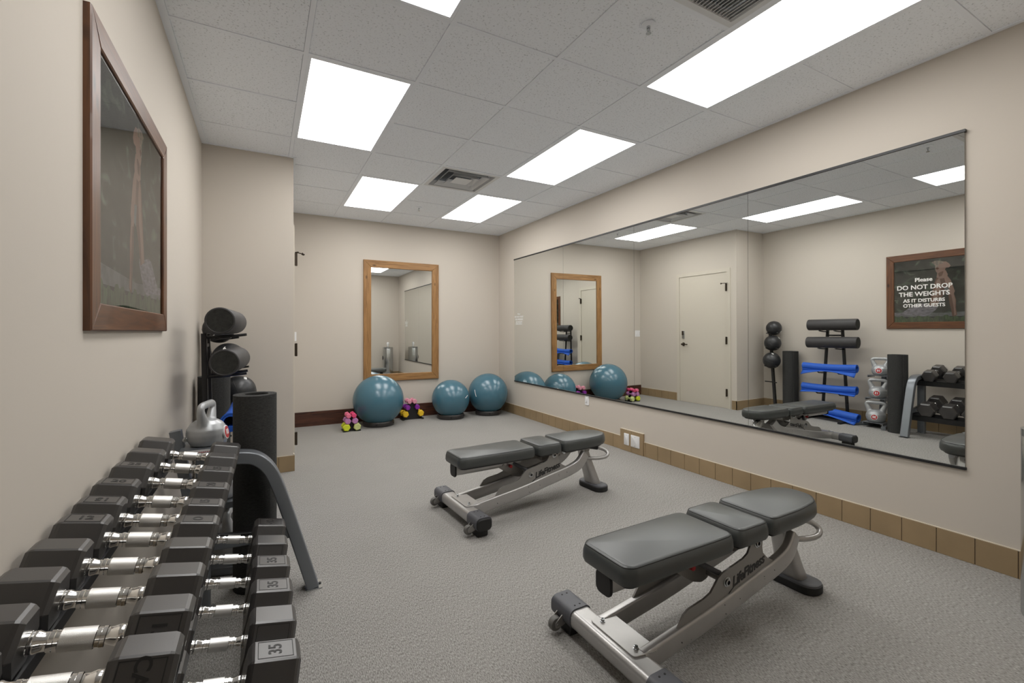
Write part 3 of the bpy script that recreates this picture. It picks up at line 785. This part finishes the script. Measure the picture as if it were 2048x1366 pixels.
    q = MB(); q.lathe([(.008, 0), (.011, .004), (.011, .022), (.007, .026)], 14, T=TR(.345, -.038, .296) @ RX(PI/2)); q.obj('release_knob', M['red'], t)
    # seat hinge lugs and bolts
    for sg in (-1, 1):
        q = MB(); q.plate(roundpoly([(.66, .330), (.70, .352), (.86, .362), (.90, .350), (.90, .325), (.80, .318), (.74, .322)], .010), 'y', sg*.066-.003, sg*.066+.003); lg = q.obj('hinge_lug', pl, t)
        q = MB(); q.lathe([(.018, 0), (.018, .004), (.012, .006), (.012, .010), (.006, .011), (.006, .007), (.0004, .007)], 20, T=TR(.785, sg*.0685, .340) @ RX(-sg*PI/2), mats=[0, 0, 1, 0, 1, 1, 1]); q.obj('pivot_bolt', [M['steel'], M['black']], lg)
        q = MB(); q.plate(roundpoly([(1.005, .300), (1.045, .300), (1.062, .335), (1.075, .362), (1.04, .366), (1.01, .345)], .006), 'y', sg*.040-.003, sg*.040+.003); q.obj('seat_bracket', pl, t)
    # rear post and foot
    q = MB(); q.sweep([(1.015, 0, .325), (1.042, 0, .24), (1.085, 0, .13), (1.120, 0, .035)], rrect(.05, .034, .022, 5), up=(1, 0, .4), scales=[(.80, .85), (.88, .92), (1.05, 1.0), (1.30, 1.1)]); q.obj('rear_post', fr, t)
    q = MB(); o_ = rrect(.062, .128, .055, 7); o_ = [(a+1.125, b) for a, b in o_]
    q.slab(o_, [(.004, 0), (0, .005), (0, .034)], 0); q.slab(o_, [(.002, .034), (.004, .042), (.012, .046)], 1); q.obj('rear_foot', [M['footrubber'], M['sleeve']], t)
    # carrying handle
    q = MB()
    P = smooth_path([(1.02, -.045, .250), (1.10, -.082, .247), (1.165, -.096, .253), (1.196, -.085, .273), (1.178, -.058, .298), (1.11, -.034, .318), (1.02, -.014, .330)], 5)
    q.tube(P, .0125, 12); hd = q.obj('carry_handle', fr, t)
    q = MB(); q.tube([(1.04, -.019, .3277), (1.09, -.0295, .3210), (1.13, -.0395, .3125)], .0150, 12); q.obj('grip', M['footrubber'], hd)
    return t
bench((1.098, 1.245, 0), math.radians(1.2), 'bench nearest the camera, with charcoal pads on a silver frame')
bench((1.112, 2.722, 0), math.radians(3.0), 'bench farther from the camera, with charcoal pads on a silver frame')

# ------------------------------------------------------------------ dumbbell rack
SL = math.radians(11.5)
rk = thing('dumbbell_rack', 'grey and black two-tier dumbbell rack along the left wall', 'dumbbell rack', (-.15, 1.4, 0))
RO = Vector((-.15, 1.4, 0))
ERY = [(2.298, 2.372), (.40, .474)]
UP = (-.271, .691); LO = (-.108, .343)     # handle axis centres (x, z) of the two tiers
def rel(q): 
    q.v = [v-RO for v in q.v]; return q
for y0, y1 in ERY:
    yc = (y0+y1)/2; hy = (y1-y0)/2
    q = MB(); p = smooth_path([(-.225, yc, .652), (-.15, yc, .652), (-.085, yc, .650), (-.03, yc, .636), (.018, yc, .590), (.055, yc, .508), (.110, yc, .330), (.2035, yc, .006)], 6)
    q.sweep(p, rrect(.026, hy, .006), up=(0, 1, 0)); e = rel(q).obj('end_frame', M['rackmetal'], rk)
    q = MB(); q.sweep([(-.225, yc, .672), (-.225, yc, .006)], rrect(.025, hy*.9, .006), up=(0, 1, 0)); rel(q).obj('rear_leg', M['rackmetal'], rk)
    for fx in (.205, -.225):
        q = MB(); q.box(fx-.034, fx+.038, yc-hy-.004, yc+hy+.004, 0, .006); q.lathe([(.007, .006), (.007, .010), (.0005, .010)], 12, T=TR(fx+.030, yc, 0), mi=1); rel(q).obj('foot_plate', [M['steel'], M['black']], rk)
    q = MB(); q.sweep([(-.225, yc, .285), (.125, yc, .275)], rrect(.016, .022, .004), up=(0, 0, 1)); rel(q).obj('cross_member', M['rackmetal'], rk)
Y0, Y1 = .405, 2.362
def rails(cx, cz, h, gap, w, drop):
    """a pair of sloped angle rails a head-height under the handle axis"""
    for sg in (-1, 1):
        A = TR(cx, 0, cz) @ RY(SL)
        q = MB(); zt = -h/2
        u0, u1 = (gap, gap+w) if sg > 0 else (-gap-w, -gap)
        q.box(u0, u1, Y0, Y1, zt-.004, zt-.0004, 0, T=A)
        if sg > 0: q.box(u1-.003, u1, Y0, Y1, zt-drop, zt-.0004, 0, T=A)
        else: q.box(u1, u1+.004, Y0, Y1, zt-.030, zt+.006, 0, T=A); q.box(u0, u0+.003, Y0, Y1, zt-drop*.5, zt-.0004, 0, T=A)
        rel(q).obj('rail', M['blackmetal'], rk)
HU, HL = .098, .145
rails(UP[0], UP[1], HU, .060, .094, .058)
rails(LO[0], LO[1], HL, .066, .108, .060)
q = MB(); A = TR(LO[0], 0, LO[1]) @ RY(SL)
q.box(-.020, .020, 2.02, 2.06, -.088, -.0868, 0, T=A); lb_ = rel(q)
lb_.obj('sticker', M['white'], rk)
q = MB(); q.sweep([(-.20, 2.335, .300), (.09, 2.335, .262)], rrect(.012, .03, .003), up=(0, 0, 1)); rel(q).obj('shelf_end', M['blackmetal'], rk)

def text_frame(q, T0, tx, sz, w, h, rot):
    """thin raised border with digits on a head facet; T0: facet centre, local z outward"""
    b = .0016
    for a in ((-w, w, h-b, h), (-w, w, -h, -h+b), (-w, -w+b, -h, h), (w-b, w, -h, h)):
        q.box(a[0], a[1], a[2], a[3], -.0005, .0006, 1, T=T0)
    if tx: q.text(tx, sz, T0 @ RZ(rot), 1, .0007, bold=.0007)
def dumbbell(cx, cz, y, h, hl, lb, grp, marks=()):
    """marks: (side -1/1, facet 'top'|'front', text, rot)"""
    t = thing('hex_dumbbell', lb, 'dumbbell', (cx, y, cz), 0, grp); t.rotation_euler = (0, SL, 0)
    g = .064
    for sg in (-1, 1):
        q = MB(); x0, x1 = (g, g+hl) if sg > 0 else (-g-hl, -g)
        hexhead(q, x0, x1, h, 0, .010, .84, None, .045)
        for (s2, fc, tx, rot) in marks:
            if s2 != sg: continue
            xm = (x0+x1)/2
            if fc == 'top': T0 = basis((xm, 0, h/2), (1, 0, 0), (0, 1, 0))
            else:
                a = math.radians(-60); T0 = basis((xm, -h/2*math.sin(PI/3), h/2*math.cos(PI/3)), (1, 0, 0), (0, math.cos(PI/3), math.sin(PI/3)))
            text_frame(q, T0, tx, h*.30, hl*.34, h*.235, rot)
        q.obj('head', [M['rubber'], M['rubberhi']], t)
    q = MB(); half = [(.0178, -g-.006), (.0178, -g+.004), (.0166, -g+.005), (.0172, -g+.009), (.0170, -g+.013), (.0142, -g+.020), (.0140, -g+.027), (.0160, -g+.028), (.0161, -g+.034), (.0150, -g+.035), (.0152, -.0235), (.0172, -.0225)]
    pr = half+[(r_, -h_) for r_, h_ in half[::-1]]
    ms = [0]*(len(pr)-1); ms[len(half)-1] = 1
    q.lathe(pr, 28, T=RY(PI/2), mats=ms); q.obj('handle', [M['chrome'], M['knurl']], t)
    return t
ORD = ['first', 'second', 'third', 'fourth', 'fifth', 'sixth', 'seventh', 'eighth', 'ninth', 'tenth']
TY = [2.232, 2.047, 1.861, 1.679, 1.537, 1.412, 1.272, 1.138, 1.006, .885]
TH_ = [.118, .116, .114, .112, .106, .103, .1, .1, .1, .1]
TM = {2: [(-1, 'top', '25', 0), (1, 'top', '25', PI/2)], 3: [(-1, 'top', '20', 0), (1, 'top', '20', PI/2)], 4: [(-1, 'top', '15', PI), (1, 'top', '15', PI/2)], 5: [(-1, 'top', '12', 0), (1, 'top', 'O', PI/2)],
      8: [(1, 'front', '15', -PI/2)], 9: [(1, 'front', 'CAP', -PI/2)]}
WD = {2: ', marked 25', 3: ', marked 20', 4: ', marked 15', 5: ', marked 12', 8: ', framed 15', 9: ', marked CAP'}
for i, y in enumerate(TY):
    h = TH_[i]; dz = (h-HU)/2
    hl = .104-.0018*i; dx = max(0, (hl-.086)*.55)
    dumbbell(UP[0]+dz*math.sin(SL)+dx, UP[1]+dz*math.cos(SL)-dx*math.tan(SL), y, h, hl, ORD[i]+' hex dumbbell from the far end of the upper rack tier'+WD.get(i, ''), 'black hex dumbbells on the upper rack tier', TM.get(i, ()))
LY = [2.200, 2.014, 1.826, 1.650, 1.480, 1.310]
LM = {0: [(1, 'top', '40', PI/2)], 1: [(1, 'front', '', 0)], 2: [(1, 'top', '35', PI/2)], 3: [(1, 'top', '35', PI/2)], 4: [(1, 'front', '', 0)], 5: [(1, 'top', '35', PI/2)]}
LW = ['farthest large hex dumbbell on the lower rack tier, by the far rack leg', 'second large hex dumbbell from the far leg on the lower rack tier', 'third large hex dumbbell from the far leg on the lower rack tier, marked 35',
      'fourth large hex dumbbell from the far leg on the lower rack tier, marked 35', 'fifth large hex dumbbell from the far leg on the lower rack tier', 'nearest large hex dumbbell on the lower rack tier, a big 35 on top']
for i, y in enumerate(LY):
    dumbbell(LO[0], LO[1], y, HL, .120, LW[i], 'large hex dumbbells on the lower rack tier', LM[i])

# ------------------------------------------------------------------ upright rolled mats
def rolled_mat(x, y, r, h, m, lb):
    t = thing('rolled_mat', lb, 'exercise mat', (x, y, 0), 0, 'upright rolled grey mats')
    q = MB(); th = .011; n = 30; turns = 3.4; N = int(n*turns); vs = []; fs = []
    for i in range(N+1):
        a = 2*PI*i/n+PI*.9; rr = r-.0125*(turns-i/n)
        for d in (0, -th): 
            for z in (0.0, h): vs.append(((rr+d)*math.cos(a), (rr+d)*math.sin(a), z))
    for i in range(N):
        o = i*4; p = o+4
        fs += [(o, p, p+1, o+1), (o+2, o+3, p+3, p+2), (o+1, p+1, p+3, o+3), (o, o+2, p+2, p)]
    fs += [(0, 1, 3, 2), (N*4, N*4+2, N*4+3, N*4+1)]
    q.add(vs, fs, 0, True); q.obj('mat_roll', m, t)
rolled_mat(-.031, 2.488, .099, .905, M['matgrey'], 'thick dark grey rolled mat standing upright behind the dumbbell rack end')
rolled_mat(-.305, 3.870, .106, .885, M['matgrey'], 'dark rolled mat standing upright by the medicine ball tree, behind the roller rack')

# ------------------------------------------------------------------ roller and mat rack
t = thing('roller_rack', 'tall black two-post rack holding foam rollers and blue mats', 'rack', (-.24, 3.27, 0))
O = Vector((-.24, 3.27, 0))
def relo(q, o): q.v = [v-o for v in q.v]; return q
PT = [((-.278, 3.115, .02), (-.304, 3.185, 1.19)), ((-.278, 3.425, .02), (-.304, 3.365, 1.19))]
for a, b in PT:
    q = MB(); q.sweep([a, b], rrect(.016, .014, .003), up=(1, 0, 0)); relo(q, O).obj('post', M['blackmetal'], t)
def postat(k, z): a, b = PT[k]; f = (z-a[2])/(b[2]-a[2]); return Vector(a).lerp(Vector(b), f)
SHELF = [(1.168, .21), (.936, .21), (.610, .19), (.332, .19), (.060, .16)]
for z, ln in SHELF:
    for k in ((0, 1) if z > .1 else (1,)):
        p = postat(k, z); q = MB()
        q.tube([p+Vector((-.005, 0, .0)), p+Vector((ln*.45, 0, .004)), p+Vector((ln*.86, 0, .012)), p+Vector((ln, 0, .030 if z < .9 else .016))], .0085, 10); relo(q, O).obj('prong', M['blackmetal'], t)
q = MB()
for k, y in ((0, 3.06), (1, 3.48)): q.sweep([(-.33, y, .012), (.06, y, .012)], rrect(.018, .012, .003))
q.sweep([(-.278, 3.06, .014), (-.278, 3.48, .014)], rrect(.016, .014, .003)); relo(q, O).obj('base', M['blackmetal'], t)
q = MB(); q.sweep([postat(0, 1.12), postat(1, 1.12)], rrect(.010, .010, .002)); relo(q, O).obj('cross_brace', M['blackmetal'], t)
def roller(p0, p1, r, lb):
    p0, p1 = Vector(p0), Vector(p1); c = (p0+p1)/2; ax = (p1-p0).normalized(); L = (p1-p0).length
    o = thing('foam_roller', lb, 'foam roller', c, 0, 'foam rollers on the black rack')
    Tm = Vector((0, 0, 1)).rotation_difference(ax).to_matrix().to_4x4()
    q = MB(); q.lathe([(r*.86, -L/2+.002), (r*.9, -L/2), (r*.97, -L/2+.002), (r, -L/2+.008), (r, L/2-.008), (r*.97, L/2-.002), (r*.9, L/2), (r*.86, L/2-.002)], 44, T=Tm, cap=False); q.obj('foam_body', M['roller'], o)
    for s in (-1, 1):
        q = MB(); q.lathe([(r*.868, s*(L/2-.002)), (.0005, s*(L/2-.003))], 40, T=Tm, cap=False); q.obj('roller_end', M['rollerend'], o)
roller((-.210, 2.965, 1.262), (-.172, 3.540, 1.262), .074, 'black foam roller on the topmost prongs of the roller rack')
roller((-.188, 2.950, 1.030), (-.152, 3.545, 1.026), .074, 'black foam roller on the second prongs of the roller rack')
def blue_mat(p0, p1, r, flap, lb):
    p0, p1 = Vector(p0), Vector(p1); L = (p1-p0).length; ax = (p1-p0).normalized()
    o = thing('yoga_mat', lb, 'yoga mat', (p0+p1)/2, 0, 'rolled blue mats on the black rack')
    sx = Vector((1, 0, 0)); sx = (sx-ax*sx.dot(ax)).normalized(); sz = ax.cross(sx)*-1
    if sz.z < 0: sz = -sz
    q = MB(); th = .0085; n = 26; turns = 2.2; N = int(n*turns); M_ = 14
    prof = []
    for i in range(N+1):
        a = 2*PI*i/n-PI*.62; rr = r-.0105*(turns-i/n); prof.append((rr*math.cos(a), rr*math.sin(a), (rr-th)*math.cos(a), (rr-th)*math.sin(a)))
    vs = []
    for k in range(M_+1):
        f = k/M_; c = ax*L*(f-.5); sag = -.012*math.sin(PI*f)
        for (a, b, a2, b2) in prof:
            vs.append(c+sx*a+sz*(b+sag)); vs.append(c+sx*a2+sz*(b2+sag))
    W = 2*(N+1); fs = []
    for k in range(M_):
        for i in range(N):
            o0 = k*W+2*i; o1 = o0+W
            fs += [(o0, o1, o1+2, o0+2), (o0+1, o0+3, o1+3, o1+1)]
        o0 = k*W+2*N; fs.append((o0, o0+W, o0+W+1, o0+1))
    for k in (0, M_):
        for i in range(N):
            o0 = k*W+2*i; fs.append((o0, o0+2, o0+3, o0+1))
    q.add(vs, fs, 0, True); q.obj('mat_roll', M['blue'], o)
    if flap:
        q = MB(); vs = []; n2 = 20
        for k in range(n2+1):
            f = k/n2; e = flap*(abs(2*f-1)**1.6)*(1 if f < .5 else 1.0)+.012
            c = ax*L*(f-.5)
            for j in range(5):
                g = j/4; vs.append(c+sx*(r*.55+.05*math.sin(g*1.3)*g)+sz*(-r*.83-e*g+.012*math.sin(g*2)))
        fs = [(k*5+j, k*5+j+1, k*5+j+6, k*5+j+5) for k in range(n2) for j in range(4)]
        q.add(vs, fs, 0, True); ob = q.obj('loose_flap', M['blue'], o)
        s = ob.modifiers.new('thick', 'SOLIDIFY'); s.thickness = .007
blue_mat((-.160, 2.955, .702), (-.140, 3.595, .700), .056, .062, 'blue mat on the third prongs of the roller rack, its corners hanging loose')
blue_mat((-.155, 2.955, .424), (-.130, 3.600, .422), .057, .022, 'blue mat on the fourth prongs of the roller rack')
blue_mat((-.090, 2.910, .086), (-.145, 3.560, .166), .058, .030, 'lowest blue mat on the roller rack, sloping down to the floor')

# ------------------------------------------------------------------ medicine ball tree
t = thing('ball_tree', 'black leaning tree stand for medicine balls in the corner', 'ball stand', (-.22, 4.03, 0)); O = Vector((-.22, 4.03, 0))
a, b = Vector((-.215, 4.035, .01)), Vector((-.385, 4.215, 1.14))
q = MB(); q.sweep([a, b], rrect(.018, .018, .004), up=(1, 0, 0)); relo(q, O).obj('post', M['blackmetal'], t)
BALLS = [((-.298, 4.105, 1.222), .106), ((-.232, 4.085, 1.000), .114), ((-.165, 4.060, .745), .118)]
for (c, r) in BALLS:
    c = Vector(c); zz = c.z-r*.72; p = a.lerp(b, (zz-a.z)/(b.z-a.z))
    q = MB()
    for s in (-1, 1):
        out = Vector((.78, -.30, 0)).normalized(); sd = Vector((-out.y, out.x, 0))*s
        q.tube([p, p+sd*.045+out*.03, Vector((c.x, c.y, zz-.004))+sd*r*.62, Vector((c.x, c.y, zz+.012))+sd*r*.60+out*.115], .0075, 8)
    relo(q, O).obj('cradle_arm', M['blackmetal'], t)
q = MB()
q.sweep([(-.33, 4.09, .012), (-.02, 4.01, .012)], rrect(.018, .012, .003)); q.sweep([(-.225, 4.01, .014), (-.30, 4.27, .014)], rrect(.018, .013, .003)); relo(q, O).obj('base', M['blackmetal'], t)
q = MB(); p = a.lerp(b, .36); q.tube([p+Vector((.02, .12, 0)), p+Vector((.024, 0, 0)), p+Vector((.06, -.08, 0))], .008, 8); relo(q, O).obj('cross_brace', M['blackmetal'], t)
BL = ['topmost black medicine ball on the leaning tree, by the left wall', 'middle black medicine ball on the leaning tree, with a white numeral', 'lowest and largest black medicine ball on the leaning tree']
for k, (c, r) in enumerate(BALLS):
    o = thing('medicine_ball', BL[k], 'medicine ball', c, 0, 'medicine balls on the leaning tree')
    q = MB(); N = 24; q.lathe([(max(r*math.cos(-PI/2+PI*i/N), .0002), r*math.sin(-PI/2+PI*i/N)) for i in range(N+1)], 40, T=RX(.5) @ RY(.3*k)); q.obj('ball_shell', M['medball'], o)
    q = MB()
    for rot in (RX(.4), RX(1.3) @ RY(.5), RY(1.2)):
        q.sweep([rot @ Vector(((r-.0006)*math.cos(2*PI*i/48), (r-.0006)*math.sin(2*PI*i/48), 0)) for i in range(48)], circ(.0022, 6), closed=True)
    q.obj('ball_seam', M['black'], o)
    d = {0: Vector((-.25, -.75, -.50)), 1: Vector((-.18, -.70, .62)), 2: Vector((.35, -.35, .8))}[k].normalized()
    ex = Vector((1, .1, 0)); ex = (ex-d*ex.dot(d)).normalized()
    q = MB(); q.text('6' if k == 1 else ('4' if k == 0 else '8'), .045, basis(d*(r+.0006), ex, d.cross(ex)), 0, .0012, bold=.001); q.obj('numeral', M['whiteprint'], o)

# ------------------------------------------------------------------ kettlebells on their rack
t = thing('kettlebell_rack', 'grey leaning post rack with trays for kettlebells', 'kettlebell rack', (-.30, 2.75, 0)); O = Vector((-.30, 2.75, 0))
a, b = Vector((-.265, 2.745, .02)), Vector((-.378, 2.745, .715))
q = MB(); q.sweep([a, b], rrect(.024, .024, .004), up=(0, 1, 0)); relo(q, O).obj('post', M['rackmetal'], t)
KB = [((-.250, 2.745, .634), .088, '10', 'topmost silver kettlebell on the post rack, behind the dumbbell rack'), ((-.195, 2.745, .360), .094, '15', 'middle silver kettlebell on the post rack'), ((-.140, 2.745, .070), .102, '20', 'lowest and largest silver kettlebell on the post rack')]
for (c, r, tx, lb) in KB:
    c = Vector(c); p = a.lerp(b, (c.z-.02-a.z)/(b.z-a.z)); q = MB()
    q.box(p.x+.01, c.x+r*.92, c.y-.10, c.y+.10, c.z-.008, c.z-.0005); q.box(p.x+.01, c.x+r*.9, c.y-.104, c.y-.098, c.z-.030, c.z-.0005); q.box(p.x+.01, c.x+r*.9, c.y+.098, c.y+.104, c.z-.030, c.z-.0005)
    tr = relo(q, O).obj('tray', M['rackmetal'], t)
    if tx == '10':
        q = MB(); q.box(p.x+.02, c.x+r*.86, c.y-.1055, c.y-.1042, c.z-.029, c.z-.002, 0)
        for k in range(15):
            x = p.x+.06+k*.0078; q.box(x, x+.005, c.y-.1062, c.y-.1055, c.z-.017, c.z-.012, 1)
        relo(q, O).obj('warning_strip', [M['white'], M['red']], tr)
q = MB(); q.lathe([(.012, 0), (.012, .008), (.006, .009), (.006, .018), (.0003, .018)], 14, T=TR(-.335, 2.722, .672) @ RX(PI/2)); relo(q, O).obj('bolt', M['steel'], t)
q = MB(); q.sweep([(-.30, 2.70, .022), (.00, 2.615, .022)], rrect(.022, .020, .004)); q.sweep([(-.30, 2.78, .022), (-.055, 3.0, .022)], rrect(.022, .020, .004)); relo(q, O).obj('base', M['rackmetal'], t)
for (c, r, tx, lb) in KB:
    o = thing('kettlebell', lb, 'kettlebell', c, math.radians(-13), 'silver kettlebells on the post rack')
    q = MB()
    q.lathe([(.0003, 0), (r*.70, 0), (r*.78, .004), (r*.93, r*.30), (r*1.0, r*.62), (r*.97, r*.92), (r*.80, r*1.22), (r*.52, r*1.42), (.0003, r*1.46)], 40)
    hz = r*2.26; w = r*.88
    P = smooth_path([(0, -r*.50, r*.95), (0, -r*.62, r*1.35), (0, -w*.93, r*1.82), (0, -w*1.02, r*2.06), (0, -w*.84, hz), (0, 0, hz+r*.02), (0, w*.84, hz), (0, w*1.02, r*2.06), (0, w*.93, r*1.82), (0, r*.62, r*1.35), (0, r*.50, r*.95)], 6)
    n = len(P); sc = []
    for i in range(n):
        f = abs(i/(n-1)*2-1); sc.append(1+1.3*max(0, f-.45)**1.5*2)
    q.sweep(P, [(x*1.15, y) for x, y in circ(.0185*r/.1, 14)], up=(1, 0, 0), scales=sc)
    ob = q.obj('kettlebell_body', M['kettle'], o); voxel(ob, .0045, 5)
    d = Vector((1, 0, .16)).normalized(); ey = Vector((-.16, 0, 1)).normalized(); ex = ey.cross(d)
    q = MB(); B = basis(Vector((r*.985, 0, r*.66)), ex, ey)
    q.lathe([(.034, -.006), (.034, .002), (.031, .003)], 30, mi=0, T=B); q.lathe([(.030, .001), (.030, .0036), (.0002, .0036)], 30, mi=1, T=B, cap=False)
    q.text(tx, .036, B @ TR(0, 0, .0042), 0, .0006, bold=.0012); q.obj('weight_badge', [M['white'], M['red']], o)

# ------------------------------------------------------------------ wipes dispenser by the front wall
t = thing('wipes_dispenser', 'tall brushed steel wipes dispenser standing by the right wall', 'dispenser', (2.880, .538, 0))
q = MB(); q.lathe([(.128, 0), (.13, .006), (.13, .78), (.128, .785)], 48); q.obj('canister', M['steel'], t)
q = MB(); q.lathe([(.131, .76), (.131, .79), (.11, .80), (.04, .802), (.03, .81), (.0005, .81)], 40); q.obj('lid', M['steel'], t)
q = MB(); q.slab([(.032*math.cos(2*PI*i/24), .055*math.sin(2*PI*i/24)) for i in range(24)], [(0, 0), (0, .014), (.006, .018)], T=basis((-.122, 0, .52), (0, -1, 0), (0, 0, 1))); q.obj('waste_port', M['black'], t)
q = MB(); q.lathe([(.010, .805), (.014, .83), (.030, .87), (.036, .90), (.026, .925), (.0005, .93)], 12, smooth=True); ob = q.obj('wipe', M['white'], t)

# ------------------------------------------------------------------ camera, world, view
cam = bpy.data.cameras.new('camera'); co = bpy.data.objects.new('camera', cam); COL.objects.link(co)
co.location = (0, 0, 1.2); co.rotation_euler = (PI/2, 0, -.5004)
cam.sensor_fit = 'HORIZONTAL'; cam.sensor_width = 36; cam.lens = 36*909.2/2048; cam.shift_y = -19.2/2048
cam.clip_start = .02; cam.clip_end = 60
SC.camera = co
w = bpy.data.worlds.new('world'); SC.world = w; w.use_nodes = True
w.node_tree.nodes['Background'].inputs[0].default_value = (.0, .0, .0, 1)
vs = SC.view_settings; vs.view_transform = 'Standard'; vs.look = 'None'; vs.gamma = 1; vs.exposure = 0; vs.use_curve_mapping = False
cy = SC.cycles
cy.max_bounces = 14; cy.diffuse_bounces = 6; cy.glossy_bounces = 8; cy.transparent_max_bounces = 8
cy.use_denoising = True; cy.sample_clamp_indirect = 6
try: cy.denoiser = 'OPENIMAGEDENOISE'
except Exception: pass
